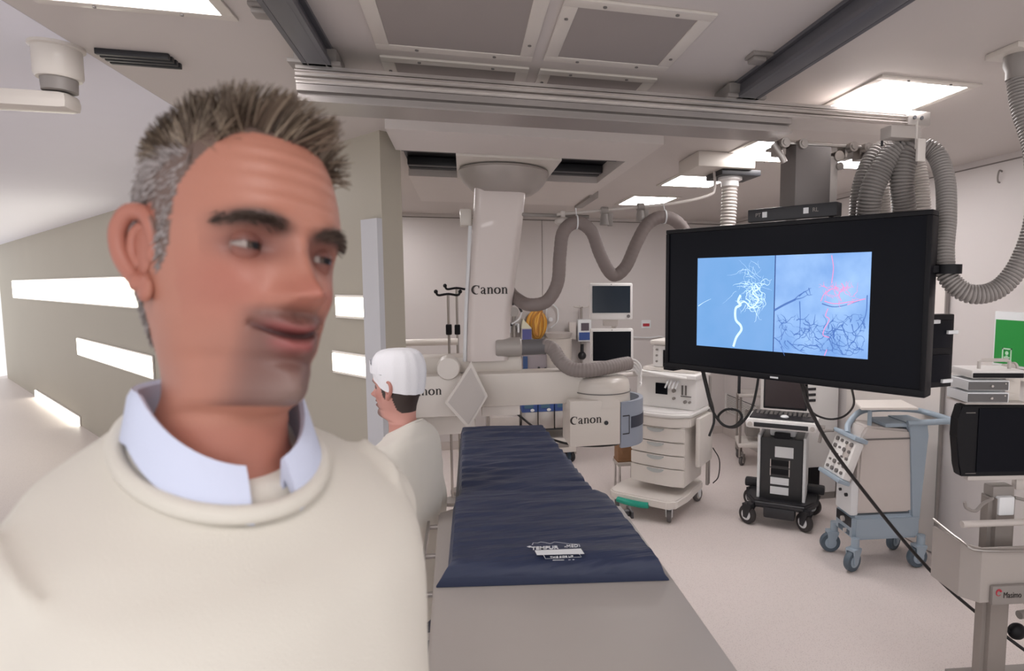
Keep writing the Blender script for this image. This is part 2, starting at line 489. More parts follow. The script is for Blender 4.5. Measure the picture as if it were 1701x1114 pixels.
# ceiling rails with brackets
def ceiling_rail(x, lab):
    t = T('ceiling_rail', lab, 'rail', (x, 0, CZ), 0, 'rails under the ceiling')
    b = B().b2(-0.045, 0.045, 0.3, 2.45, -0.012, 0, 0.002).b2(-0.03, 0.03, 0.3, 2.45, -0.07, -0.012, 0.003).b2(-0.045, -0.03, 0.3, 2.45, -0.07, -0.055).b2(0.03, 0.045, 0.3, 2.45, -0.07, -0.055)
    b.obj('profile', M_RAIL, t)
    for y in (1.95, 1.3, 0.7):
        B().b2(-0.12, -0.045, y - 0.035, y + 0.035, -0.012, 0, 0.004).box((-0.09, y, -0.02), (0.05, 0.05, 0.016), 0.006).obj('bracket', M_GREY, t)
    return t
ceiling_rail(1.10, 'blue-grey ceiling rail running to the beam, right of the filter panels')
t = ceiling_rail(-0.46, 'blue-grey ceiling rail running to the beam, left of the filter panels')

# ceiling lights
def ceiling_light(x0, x1, y0, y1, lab):
    t = T('ceiling_light', lab, 'light', ((x0 + x1) / 2, (y0 + y1) / 2, CZ), 0, 'square light panels in the ceiling')
    w, h = (x1 - x0) / 2, (y1 - y0) / 2
    f = 0.035
    b = B().b2(-w - f, w + f, -h - f, -h, -0.008, 0, 0.002).b2(-w - f, w + f, h, h + f, -0.008, 0, 0.002).b2(-w - f, -w, -h, h, -0.008, 0, 0.002).b2(w, w + f, -h, h, -0.008, 0, 0.002)
    b.obj('frame', M_CREAM, t)
    B().b2(-w, w, -h, h, -0.006, -0.001).obj('diffuser', M_LAMP, t)
    sb = B()
    for i in (-1, 1):
        for y in (-h - f / 2, h + f / 2): sb.cyl((i * w * .5, y, -0.008), (i * w * .5, y, -0.012), 0.005, n=8)
    sb.objs('screw_head', M_MIDGREY, t)
ceiling_light(1.60, 1.99, 2.05, 2.42, 'bright square ceiling light above the end of the aluminium beam')
def cl(px_):
    ps = [WZ(x, y, CZ) for x, y in px_]
    return min(p.x for p in ps), max(p.x for p in ps), min(p.y for p in ps), max(p.y for p in ps)
ceiling_light(1.60, 2.0, 3.05, 3.52, 'bright ceiling light seen behind the monitor column and below the beam')
ceiling_light(1.55, 1.95, 4.05, 4.55, 'bright ceiling light behind the ceiling box with the white hose')
ceiling_light(1.50, 1.9, 5.15, 5.7, 'small far ceiling light above the dark taupe hose')
ceiling_light(2.28, 2.62, 3.2, 3.6, 'ceiling light peeking out between the monitor trolley and the beam end')
ceiling_light(-1.12, -0.68, 1.62, 2.02, 'bright square ceiling light above the man, by the top edge')
ceiling_light(-1.75, -1.4, 4.05, 4.45, 'ceiling light over the taupe wall behind the man\'s hair')  # added lamp, brightens the room's left side from behind the head
ceiling_light(-1.3, -0.8, 4.55, 5.05, 'added ceiling light hidden beyond the taupe partition, nearer the C-arm')  # added out of view to brighten the back wall
ceiling_light(-1.2, -0.7, 5.85, 6.35, 'added ceiling light hidden beyond the taupe partition, by the back wall')  # second unseen lamp added for the back wall
ceiling_light(-0.3, 0.2, -0.9, -0.4, 'ceiling light behind the camera')
ceiling_light(1.7, 2.2, 0.0, 0.5, 'ceiling light over the monitor cart')
# flat spotlight, white round service arm at the far left
t = T('service_boom', 'rounded white ceiling arm housing at the far upper left', 'ceiling arm', WZ(86, 70, 2.69))
t.location.z = CZ
q = t.location
B().lathe([(0.01, 0), (0.075, 0), (0.075, -0.01), (0.066, -0.014), (0.066, -0.1), (0.06, -0.11), (0.01, -0.11)], (-.02, 0.06, 0), 'Z', 40).obj('housing', M_CREAM, t)
B().lathe([(0.01, -0.11), (0.05, -0.11), (0.048, -0.15), (0.01, -0.15)], (-.02, 0.06, 0), 'Z', 36).obj('collar', M_GREY, t)
B().box((-0.3, 0.08, -0.18), (0.62, 0.1, 0.06), 0.025).obj('arm', M_CREAM, t)
# dark track seen behind it
t = T('ceiling_track', 'short dark slatted ceiling track beside the white arm at upper left', 'track', (-1.03, 2.5, CZ))
tb = B()
for i in range(4): tb.b2(-0.17, 0.05, i * 0.03 - .1, i * 0.03 - .083, -0.02, 0, 0.003)
tb.objs('slat', M_DARK, t)

# ---- the shallow white soffit with the transverse slot the C-arm hangs in
SZ = 2.60
s0, s1 = Vector((-0.33, 2.86, 0)), Vector((0.985, 5.2, 0))
SY0, SY1 = 3.29, 4.03
sb = B().b2(s0.x, s1.x, s0.y, SY0, SZ, CZ - .001).b2(s0.x, s1.x, SY1, s1.y, SZ, CZ - .001).b2(0.905, s1.x, SY0, SY1, SZ, CZ - .001)
struct('ceiling_soffit', sb, M('soffit_paint', (214, 207, 203), 0.5, var=0.02))
struct('trim_5', B().b2(s0.x, 0.905, SY0, SY1, CZ - 0.012, CZ - .001), M_BLACK)
t = T('slot_track', 'dark grooved track inside the white soffit slot, beside the C-arm plate', 'track', (0.3, 3.66, SZ))
tb = B()
for y in (3.45, 3.87): tb.b2(-0.62, 0.6, y - 3.66 - .03, y - 3.66 + .03, 0.035, 0.085, 0.004)
tb.b2(-0.62, 0.6, 0.27, 0.33, 0.035, 0.085, 0.004)
tb.objs('track_profile', M_DARK, t)
bb = B()
for i in range(9): bb.cyl((-0.55 + i * .13, 0.27, 0.06), (-0.55 + i * .13, 0.262, 0.06), 0.01, n=10)
bb.objs('bolt_head', M_MIDGREY, t)
# short cable channel at the back of the soffit
B_ = B().b2(s1.x - 0.02, s1.x + 0.05, 4.55, 5.2, SZ - 0.02, SZ + 0.05, 0.004)
tag(B_.obj('cable_channel', M_GREY), 'grey cable channel along the far edge of the white soffit', 'cable channel')

# ---- aluminium beam under the rails
t = T('gantry_beam', 'long brushed aluminium beam hanging under the two ceiling rails', 'beam', (0.6, 2.2, 2.512))
XL, XE = -0.53 - 0.6, 1.83 - 0.6
prof = [(0, .06), (0, .068), (-.012, .069), (-.012, .073), (.012, .075), (.012, .081), (-.004, .083), (-.004, .092), (-.014, .094), (-.014, .098), (.012, .1), (.012, .104), (0, .106), (0, .118), (.16, .118), (.16, .06)]
B().prism([(XL, y, z) for y, z in prof], (XE - XL, 0, 0)).obj('profile', M_ALU, t, smooth=False)
lrp = [(0.004, 0), (-.006, 0), (-.006, .006), (0.014, .008), (.014, .024), (.026, .026), (.026, .034), (0.004, .037), (.004, .059), (.156, .059), (.156, 0)]
B().prism([(XL, y, z) for y, z in lrp], (1.30 - .6 - XL, 0, 0)).obj('lower_rail', M('rail_metal', (172, 166, 163), 0.36, 0.75), t, smooth=False)
ec = B().b2(XE, XE + 0.11, -0.016, 0.165, 0.062, 0.12, 0.004)
e = ec.obj('end_cap', M_STEEL, t)
B().cyl((XE + 0.03, -0.014, 0.092), (XE + 0.03, -0.02, 0.092), 0.008).cyl((XE + 0.065, -0.014, 0.092), (XE + 0.065, -0.02, 0.092), 0.008).obj('screw_heads', M_DARK, e)
for x in (1.10 - .6, -0.46 - .6):
    c_ = B().b2(x - 0.09, x + 0.075, -0.02, 0.17, 0.118, 0.132, 0.004).b2(x - 0.075, x + 0.06, 0.0, 0.15, 0.132, 0.18, 0.008)
    c_.obj('carriage', M_GREY, t)
# monitor trolley on the beam
t = T('monitor_trolley', 'steel roller trolley under the beam carrying the large screen\'s column', 'trolley', (1.40, 2.26, 2.48))
b = B()
b.b2(-0.13, 0.34, -0.06, 0.1, -0.012, 0.0, 0.003)
b.obj('plate', M_STEEL, t)
for x in (-0.14, -0.06, 0.17, 0.24, 0.29):
    rb = B().cyl((x, -0.085, -0.012), (x, -0.02, -0.012), 0.02).cyl((x, -0.09, -0.012), (x, -0.085, -0.012), 0.012).b2(x - .02, x + .02, -0.055, 0.0, -0.055, -0.004, 0.004)
    rb.obj('roller', M_STEEL, t)
b = B().tube([(-0.17, -.05, -.01), (-.15, -.06, -.05), (-.13, -.06, -.085)], 0.014, 10, 6).cyl((.115, -.07, -.05), (.115, -.02, -.05), .022).cyl((.12, -.07, -.09), (.12, -.02, -.09), .016)
b.objs('cable_clamp', M_STEEL, t)
# telescopic column
t = T('telescopic_column', 'square grey telescopic column hanging from the trolley above the large screen', 'column', (1.40, 2.25, 2.08))
B().b2(-0.085, 0.075, -0.06, 0.06, 0.0, 0.385, 0.003).obj('outer_tube', M('column_grey', (118, 112, 110), 0.45, 0.2), t)
B().b2(0.0755, 0.115, -0.05, 0.06, -0.12, 0.35, 0.003).obj('side_channel', M_HOSEL, t)
B().b2(-0.07, 0.06, -0.045, 0.045, -0.15, 0.0, 0.003).obj('inner_tube', M_GREY, t)
# ================================================================ large screen
TVL, TVR = Vector((0.925, 2.61, 1.835)), Vector((1.535, 1.69, 1.835))
tvd = (TVR - TVL); TW = Vector((tvd.x, tvd.y, 0)).length
tva = math.atan2(tvd.y, tvd.x)
tvc = (TVL + TVR) / 2
t = T('monitor', 'very large black wall-size monitor hanging from the column, showing two blue angiograms', 'monitor', tvc, tva)
tv = t
HW, HH = TW / 2, 0.3175
# local: x to the right of the picture, -y towards the viewer, z up
b = B()
bz = 0.018
b.b2(-HW, HW, -0.02, 0.055, HH - bz, HH, 0.004).b2(-HW, HW, -0.02, 0.055, -HH, -HH + bz * 1.5, 0.004)
b.b2(-HW, -HW + bz, -0.02, 0.055, -HH + bz, HH - bz, 0.004).b2(HW - bz, HW, -0.02, 0.055, -HH + bz, HH - bz, 0.004)
b.b2(-HW + .01, HW - .01, 0.02, 0.06, -HH + .01, HH - .01, 0.006)
b.obj('bezel', M_BLACK, t)
scn = B().b2(-HW + bz, HW - bz, -0.012, 0.01, -HH + bz, HH - bz).obj('screen', M_GLOSS, t)
# the lit picture, two square angiograms side by side
def tvp(x, y):
    """pixel on the photograph -> (x, z) on the screen plane"""
    r = ray(x, y); n = Vector((-tvd.y, tvd.x, 0)).normalized()
    tt = (tvc - _C).dot(n) / r.dot(n); p = _C + r * tt
    q = inv(t) @ p
    return q.x, q.z
ql, qr = tvp(1161, 500), tvp(1447, 500)
X0, X1 = ql[0], qr[0]
XM = tvp(1289, 500)[0]
Z1 = (tvp(1163, 430)[1] + tvp(1452, 417)[1]) / 2; Z0 = (tvp(1159, 572)[1] + tvp(1443, 597)[1]) / 2
def screen_mat(name, rgb, rgb2, sc_, st=1.0):
    m = bpy.data.materials.new(name); m.use_nodes = True
    nt = m.node_tree; ns = nt.nodes; ls = nt.links
    b = ns['Principled BSDF']; b.inputs['Base Color'].default_value = (0.01, 0.01, 0.02, 1); b.inputs['Roughness'].default_value = 0.3
    tc = ns.new('ShaderNodeTexCoord'); nz = ns.new('ShaderNodeTexNoise'); nz.inputs['Scale'].default_value = sc_; nz.inputs['Detail'].default_value = 5
    cr = ns.new('ShaderNodeValToRGB'); cr.color_ramp.elements[0].position = 0.3; cr.color_ramp.elements[1].position = 0.7
    cr.color_ramp.elements[0].color = lin(rgb); cr.color_ramp.elements[1].color = lin(rgb2)
    ls.new(tc.outputs['Object'], nz.inputs['Vector']); ls.new(nz.outputs['Fac'], cr.inputs[0])
    ls.new(cr.outputs[0], b.inputs['Emission Color']); b.inputs['Emission Strength'].default_value = st
    return m
YS = -0.0135
B().b2(X0, XM - .002, YS, -0.012, Z0, Z1).obj('angiogram', screen_mat('screen_left', (104, 160, 218), (120, 168, 224), 5), scn)
B().b2(XM + .002, X1, YS, -0.012, Z0, Z1).obj('angiogram', screen_mat('screen_right', (108, 156, 222), (160, 198, 246), 6), scn)
B().b2(XM - .002, XM + .002, YS - .0003, -0.012, Z0, Z1).obj('divider', M('screen_line', (40, 60, 110), 0.5, emit=(30, 60, 130), estr=0.6), scn)
rnd = random.Random(7)
def vp(L, d):  # pixels -> polyline just proud of the glass
    out = []
    for x, y in L:
        a, c = tvp(x, y); out.append((a, d, c))
    return smooth_path(out, 6)
def wig(x, y, ang, n, step, bend):
    P = [(x, y)]
    for i in range(n):
        ang += rnd.uniform(-bend, bend); x += math.cos(ang) * step; y += math.sin(ang) * step
        x = min(1448, max(1162, x)); P.append((x, y))
    return P
nf = (0, -1, 0)
wv_ = B()
d1, d2, d3 = YS - .0006, YS - .0009, YS - .0012
wv_.ribbon(vp([(1221, 575), (1226, 560), (1234, 548), (1233, 540), (1225, 530), (1225, 512), (1233, 506), (1229, 500), (1233, 490)], d1), 0.0105, nf, False)
wv_.ribbon(vp([(1230, 505), (1240, 501), (1250, 510), (1258, 505), (1262, 496), (1253, 486), (1262, 480), (1258, 472)], d1), 0.006, nf, False)
for i in range(46):
    sx, sy = rnd.uniform(1240, 1272), rnd.uniform(468, 512)
    a = rnd.uniform(0, 6.28)
    P = [p for p in wig(sx, sy, a, rnd.randint(4, 9), 3.4, 1.0) if 1215 < p[0] < 1285 and 440 < p[1] < 545]
    if len(P) > 2: wv_.ribbon(vp(P, d1), rnd.uniform(0.0016, 0.0034), nf)
for i in range(22):
    sx, sy = rnd.uniform(1225, 1270), rnd.uniform(440, 490)
    P = [p for p in wig(sx, sy, rnd.uniform(0, 6.28), 9, 3.4, 0.6) if 1170 < p[0] < 1285 and 432 < p[1] < 565]
    if len(P) > 2: wv_.ribbon(vp(P, d1), 0.0012, nf)
wv_.ribbon(vp([(1163, 508), (1172, 502), (1184, 496)], d1), 0.003, nf)
wv_.obj('bright_vessels', M('vessel_white', (200, 225, 245), 0.4, emit=(184, 214, 244), estr=0.85), scn)
dk = B()
dk.ribbon(vp([(1289, 515), (1305, 506), (1324, 497)], d1), 0.008, nf, False)
for P in ([(1322, 498), (1330, 490), (1344, 482), (1350, 478)], [(1324, 497), (1336, 494), (1346, 488)], [(1330, 492), (1340, 484), (1345, 490), (1352, 489)], [(1346, 478), (1349, 490)],
          [(1289, 560), (1298, 568), (1302, 576)], [(1331, 500), (1332, 530), (1331, 552), (1332, 560)], [(1368, 504), (1385, 509), (1400, 508), (1415, 504), (1430, 500)],
          [(1443, 490), (1441, 520), (1432, 540), (1418, 552), (1402, 548)], [(1402, 548), (1388, 545), (1382, 536)], [(1300, 575), (1306, 590)], [(1310, 565), (1328, 580), (1345, 588)]):
    dk.ribbon(vp(P, d1), 0.0042, nf)
for i in range(120):
    sx, sy = rnd.uniform(1294, 1440), rnd.uniform(528, 592)
    P = [p for p in wig(sx, sy, rnd.uniform(0, 6.28), rnd.randint(5, 10), 4.2, 0.7) if 1292 < p[0] < 1440 and 520 < p[1] < 590 - (1443 - p[0]) * .1 + 3]
    if len(P) > 2: dk.ribbon(vp(P, d1), rnd.uniform(0.0016, 0.0042), nf)
dk.obj('dark_vessels', M('vessel_dark', (40, 70, 130), 0.4, emit=(74, 112, 176), estr=0.9), scn)
rd = B()
for P in ([(1384, 424), (1387, 445), (1384, 470)], [(1366, 500), (1372, 488), (1384, 480), (1396, 478)], [(1400, 500), (1396, 488), (1404, 478), (1400, 470)], [(1378, 512), (1374, 524), (1380, 530), (1372, 546), (1370, 556), (1380, 560)],
          [(1410, 506), (1424, 500), (1440, 496)], [(1372, 500), (1390, 504), (1420, 500)], [(1376, 580), (1372, 590)]):
    rd.ribbon(vp(P, d2), 0.0034, nf, False)
for i in range(26):
    sx, sy = rnd.uniform(1368, 1424), rnd.uniform(474, 500)
    P = [p for p in wig(sx, sy, rnd.uniform(0, 6.28), 7, 3.6, 0.9) if 1362 < p[0] < 1440 and 466 < p[1] < 512]
    if len(P) > 2: rd.ribbon(vp(P, d2), 0.0022, nf)
rd.obj('red_vessels', M('vessel_red', (190, 110, 150), 0.4, emit=(206, 142, 190), estr=0.9), scn)
mk = B(); lx = tvp(1289, 630); mk.box((0.0, -0.0205, -HH + bz * .7), (0.035, 0.003, 0.007), 0.001); mk.obj('logo_plate', M_PRINT, t)
B().b2(-HW - .012, -HW + .05, -0.015, 0.045, -HH - .012, -HH + .02, 0.004).obj('corner_guard', M_BLACK, t)
# bracket behind, black bar on top with marks
B().b2(-0.12, 0.12, 0.06, 0.1, -0.2, 0.2, 0.01).b2(-0.09, 0.09, 0.1, 0.2, -0.05, HH + .0, 0.01).obj('mount', M_DARK, t)
t2 = T('indicator_bar', 'black bar lettered PT and RL on top of the very large monitor', 'bar', (0, 0, 0), tva)
pb0, pb1 = WD(1240, 352, 2.42), WD(1400, 340, 2.24)
bc = (pb0 + pb1) / 2
t2.location = (bc.x, bc.y, 2.185)
bl = (Vector((pb1.x, pb1.y, 0)) - Vector((pb0.x, pb0.y, 0))).length
B().box((0, 0, 0), (bl, 0.05, 0.052), 0.005).obj('bar_body', M_DARK, t2)
B().box((-bl * .29, -0.026, 0), (0.02, 0.003, 0.022)).box((bl * .18, -0.026, 0.002), (0.02, 0.003, 0.022)).objs('lamp_mark', M_PRINT, t2)
text('lettering', 'PT', 0.022, (-bl * .37, -0.0256, 0), (1, 0, 0), (0, 0, 1), M_GREY, t2)
text('lettering', 'RL', 0.022, (bl * .28, -0.0256, 0.002), (1, 0, 0), (0, 0, 1), M_GREY, t2)
B().box((-bl * .2, 0.0, -0.032), (0.2, 0.03, 0.012), 0.002).box((bl * .18, 0, -0.031), (0.17, 0.03, 0.01), 0.002).objs('clip', M_STEEL, t2)
# second black monitor seen edge-on behind
e0 = WD(1541, 522, 2.12)
t3 = T('rear_monitor', 'black screen unit with white handles half hidden behind the large monitor\'s right edge', 'monitor', (e0.x + .05, e0.y + .03, 1.70), tva + R(64))
zt, zb = WD(1560, 522, 2.15).z - 1.70, WD(1560, 645, 2.15).z - 1.70
B().b2(-0.08, 0.085, -0.02, 0.03, zb, zt, 0.004).obj('panel', M_BLACK, t3)
B().b2(-0.06, 0.065, -0.028, -0.018, zb + .02, (zb + zt) / 2 - .012, 0.003).b2(-0.06, 0.065, -0.028, -0.018, (zb + zt) / 2 + .012, zt - .02, 0.003).objs('screen', M_GLOSS, t3)
for z, x in ((zt - .025, -0.03), (zt - .065, 0.062), (zb + .025, 0.045)):
    B().box((x, -0.032, z), (0.05, 0.012, 0.014), 0.003).obj('handle', M_PRINT, t3)

i3 = inv(t3)
B().tube([i3 @ (tvc + Vector((.11, .17, -.06))), i3 @ (Vector((e0.x + .1, e0.y + .1, 1.72))), Vector((0.02, .02, .0))], .022, 10, 6).obj('arm', M_DARK, t3)
# ---- corrugated hoses at the beam end
hr = 0.047
def hose(name, lab, pts, r, mat, pitch=0.0115, group=None, depth=0.2):
    o = B().hose(pts, r, pitch, depth).obj(name, mat); o['label'] = lab; o['category'] = 'hose'
    if group: o['group'] = group
    return o
def WDs(L): return [WD(x, y, d) for x, y, d in L]
G1 = 'corrugated hoses at the beam end'
hose('corrugated_hose', 'dark corrugated hose nearest the column, outermost of the looped bunch at the beam end', WDs([(1478, 243, 2.42), (1452, 262, 2.4), (1434, 305, 2.4), (1428, 352, 2.42), (1428, 420, 2.5)]), 0.042, M_HOSE, group=G1)
hose('corrugated_hose', 'grey corrugated hose in front of the darkest one, looping over and dropping behind the monitor', WDs([(1508, 246, 2.3), (1486, 252, 2.28), (1462, 285, 2.28), (1444, 335, 2.3), (1440, 420, 2.38)]), 0.046, M_HOSE, group=G1)
hose('corrugated_hose', 'short grey corrugated hose seen between the two pairs of loops', WDs([(1460, 290, 2.5), (1467, 320, 2.5), (1468, 400, 2.55)]), 0.03, M_HOSEL, group=G1)
hose('corrugated_hose', 'grey corrugated hose dropping straight down behind the monitor below the white strap', WDs([(1530, 245, 2.26), (1508, 258, 2.26), (1498, 300, 2.27), (1502, 350, 2.3), (1504, 420, 2.36)]), 0.045, M_HOSE, group=G1)
hose('corrugated_hose', 'pale corrugated hose behind the straight one, curving right below the strap', WDs([(1508, 244, 2.38), (1518, 262, 2.42), (1526, 300, 2.42), (1530, 350, 2.42), (1530, 410, 2.45)]), 0.038, M_HOSEL, group=G1)
hp = hose('corrugated_hose', 'long grey corrugated hose sagging in a U right of the large monitor', WDs([(1534, 243, 2.18), (1556, 258, 2.16), (1570, 300, 2.12), (1572, 360, 2.08), (1568, 420, 2.05), (1576, 462, 2.03), (1612, 488, 2.0), (1660, 478, 1.98), (1698, 430, 1.96), (1722, 350, 1.95), (1718, 250, 1.97), (1698, 180, 2.0), (1690, 132, 2.02)]), 0.034, M_HOSE, group=G1)
cl0 = WD(1573, 447, 2.02)
B().lathe([(0.03, -.016), (0.045, -.016), (0.045, .016), (0.03, .016)], cl0, 'Z', 24).b2(cl0.x - .07, cl0.x - .03, cl0.y - .012, cl0.y + .012, cl0.z - .012, cl0.z + .012).obj('hose_clamp', M_BLACK, hp)
fg = WD(1690, 132, 2.02)
t = T('ceiling_flange', 'cream ceiling flange at far right from which the sagging hose drops', 'flange', (fg.x, fg.y, CZ))
B().box((-.01, 0, -0.01), (0.13, 0.13, 0.02), 0.005).obj('plate', M_CREAM, t)
B().lathe([(0.045, -0.02), (0.045, -0.05), (0.036, -0.07), (0.036, fg.z - CZ - 0.0)], (0, 0, 0), 'Z', 28).obj('spigot', M_GREY, t)
# white strap that holds the hoses + bracket block
t = T('hose_hanger', 'grey block with a white strap holding the hoses under the beam end', 'hanger', (1.83, 2.23, 2.49))
bp0 = inv(t) @ WD(1480, 222, 2.24); bp1 = inv(t) @ WD(1512, 222, 2.2)
B().box((bp0 + bp1) / 2, (0.13, 0.06, 0.045), 0.004).obj('block', M_HOSEL, t)
for x in (1465, 1495):
    a = inv(t) @ WD(x, 236, 2.25); B().cyl(a + Vector((0, 0, .02)), a - Vector((0, 0, .015)), 0.005, n=8).obj('stud', M_DARK, t)
s0_ = inv(t) @ WD(1526, 248, 2.12)
B().box(s0_ + Vector((0, -.01, -.005)), (0.034, 0.012, 0.08), 0.004).cyl(s0_ + Vector((-.012, 0, .0)), s0_ + Vector((-.012, .0, .1)), 0.004, n=8).obj('strap', M_WHITE, t)

# ---- ceiling box with bent rail and white hose
bx = WZ(1213, 268, 2.66)
t = T('ceiling_box', 'cream ceiling box with dark underside beside the white vertical hose', 'ceiling box', (1.545, 3.5, CZ))
B().b2(-0.17, 0.2, -0.14, 0.2, -0.09, 0, 0.008).obj('case', M_CREAM, t)
B().b2(0.0, 0.26, -0.1, 0.15, -0.125, -0.09, 0.006).obj('under_plate', M_DARK, t)
B().lathe([(0.075, -0.125), (0.075, -0.14), (0.055, -0.15), (0.055, -0.18)], (0.1, 0.0, 0), 'Z', 28).obj('spigot', M_WHITE2, t)
hx = Vector((1.645, 3.5, 0))
hose('vertical_hose', 'white corrugated hose dropping straight from the ceiling box behind the large monitor', [(hx.x, hx.y, CZ - .15), (hx.x - .003, hx.y, 2.4), (hx.x - .01, hx.y, 2.2), (hx.x, hx.y, 2.0)], 0.05, M_HOSEL, 0.02)
YR = 3.5
pr_ = [WY(1187, 285, YR), WY(1187, 312, YR), WY(1178, 324, YR), WY(1130, 336, YR), WY(1060, 344, YR), WY(925, 356, YR)]
t = T('hanger_rail', 'bent cream tube rail below the ceiling box with hose hangers on it', 'rail', WY(1187, 270, YR))
i_ = inv(t)
B().tube([i_ @ p for p in [WY(1187, 270, YR)] + pr_], 0.0095, 12, 8).obj('tube', M_HOSEL, t)
for x, y in ((1004, 350), (1064, 344)):
    p = i_ @ WY(x, y, YR)
    hb = B().cyl(p + Vector((-.02, 0, 0)), p + Vector((.02, 0, 0)), 0.024).cyl(p - Vector((0, 0, .02)), p - Vector((0, 0, .085)), 0.022, 0.03, 12).b2(p.x + .02, p.x + .05, -.012 + p.y, .012 + p.y, p.z - .09, p.z - .01, .004)
    hb.obj('hanger', M_GREY, t)
p = i_ @ WY(935, 368, YR)
B().ball(p, (0.05, 0.05, 0.028)).cyl(p, p + Vector((0, 0, .06)), 0.014).obj('end_joint', M_HOSEL, t)
t = T('cross_rail', 'thin grey steel rod from the C-arm column to the snaking hose', 'rail', WY(868, 355, 3.6))
i_ = inv(t)
B().cyl(i_ @ WY(866, 356, 3.56), i_ @ WY(978, 360, 3.56), 0.011).obj('rod', M_GREY, t)
# the big snaking hose
YH = 3.45
sn = [(832, 452, 3.9), (846, 482, 3.82), (860, 497, 3.6), (880, 506, YH), (908, 500, YH), (926, 470, YH), (930, 425, YH), (936, 385, YH), (958, 369, YH), (982, 384, YH), (996, 420, YH), (1010, 448, YH), (1022, 457, YH), (1040, 442, YH), (1058, 402, YH), (1076, 372, YH), (1103, 360, YH), (1132, 376, YH), (1150, 420, YH), (1165, 470, YH), (1185, 510, 3.3), (1215, 530, 3.0), (1245, 525, 2.6), (1262, 510, 2.32)]
sh = hose('snaking_hose', 'thick taupe hose snaking in two waves from the C-arm column under the tube rail', [WY(*q) for q in sn], 0.039, M_HOSEB, 0.03, depth=0.03)
for x, y in ((958, 369), (1104, 360)):
    c_ = WY(x, y, YH)
    B().lathe([(0.0405, -.004), (0.042, -.004), (0.042, .004), (0.0405, .004)], c_, 'X', 24).cyl(c_ + Vector((0, 0, .04)), c_ + Vector((0, .03, .085)), .003, n=6).obj('hanging_loop', M_PRINT, sh)
# ================================================================ ceiling mounted C-arm
t = T('c_arm', 'cream ceiling-mounted C-arm with bell-shaped collar on its tapered column and grey bumper', 'c-arm', (0.24, 3.66, SZ))
carm = t; i_ = inv(t)
def CW(x, y, Y): return i_ @ WY(x, y, Y)
p0, p1 = WZ(757, 254, 2.59), WZ(936, 263, 2.59)
pl = B().b2(p0.x - t.location.x, p1.x - t.location.x, SY0 - 3.66 + .01, SY1 - 3.66 - .01, -0.012, 0.03, 0.004).obj('mount_plate', M_CREAM, t)
prof = [(0.02, -0.02), (0.262, -0.02), (0.268, -0.034), (0.258, -0.06), (0.236, -0.095), (0.205, -0.128), (0.165, -0.155), (0.02, -0.156)]
cxm = CW(838, 300, 3.62).x
B().lathe(prof, (cxm, -0.02, 0), 'Z', 48).obj('bell_collar', M('collar_grey', (172, 165, 160), 0.35, 0.2, var=0.03), t)
def rr_ring(xa, xb, ya, yb, z, r=0.05, k=6):
    out = []
    for cx, cy, a0 in ((xb - r, yb - r, 0), (xa + r, yb - r, 90), (xa + r, ya + r, 180), (xb - r, ya + r, 270)):
        for j in range(k + 1):
            a = R(a0 + 90 * j / k); out.append(Vector((cx + r * math.cos(a), cy + r * math.sin(a), z)))
    return out
YF = 3.53 - 3.66
rings = []
for xl, xr, y in ((788, 874, 318), (786, 870, 360), (781, 861, 440), (776, 850, 520), (774, 846, 600)):
    a, b_ = CW(xl, y, 3.53), CW(xr, y, 3.53)
    rings.append(rr_ring(a.x, b_.x, YF, YF + 0.24, (a.z + b_.z) / 2))
rings.insert(0, [p + Vector((0, 0, .06)) for p in rings[0]])
B().ring_loft(rings).obj('column', M('column_enamel', (218, 208, 204), 0.35, var=0.02, coat=0.2), t)
a = CW(814, 482, 3.527)
roman_word(a, 0.05, M_INK, t)
# white ribbed edge profile along the column's left
B().tube([CW(781, 375, 3.56), CW(778, 440, 3.56), CW(774, 520, 3.56), CW(772, 600, 3.56)], .011, 10, 6).obj('edge_profile', M_PRINT, t)
# small side box near the top
a = CW(774, 362, 3.66); B().box(a, (0.07, 0.1, 0.1), 0.012).obj('side_box', M_CREAM, t)
# rear housing behind the horizontal arm
a, b_ = CW(690, 595, 3.55), CW(868, 622, 3.55)
B().b2(a.x, b_.x, -0.1, 0.12, b_.z, a.z, 0.025).obj('rear_housing', M_CREAM, t)
B().b2(a.x + .05, b_.x - .02, -.106, -.09, b_.z + .018, b_.z + .024).obj('housing_joint', M_MIDGREY, t)
a = CW(745, 610, 3.5); B().lathe([(0.01, -.06), (0.06, -.06), (0.066, -.05), (0.066, .06), (0.01, .06)], a, 'Y', 28).obj('boss', M_WHITE, t)
# main horizontal arm
a, b_ = CW(765, 622, 3.47), CW(1000, 668, 3.47)
B().b2(a.x, b_.x, -0.19, -0.02, b_.z, a.z, 0.02).obj('arm', M_CREAM, t)
a, b_ = CW(655, 626, 3.46), CW(772, 692, 3.46)
lb = B().b2(a.x, b_.x, -0.2, 0.0, b_.z, a.z, 0.03).obj('side_block', M_WHITE, t)
c_ = CW(705, 651, 3.459); roman_word((c_.x, -0.2005, c_.z), 0.046, M_INK, lb)
a, b_ = CW(800, 664, 3.5), CW(864, 689, 3.5)
B().b2(a.x, b_.x, -0.16, 0.0, b_.z, a.z, 0.008).obj('under_cover', M_WHITE, t)
a, b_ = CW(690, 690, 3.6), CW(790, 720, 3.6)
B().b2(a.x, b_.x, -0.06, 0.08, b_.z, a.z, 0.02).obj('lower_arm', M_WHITE, t)
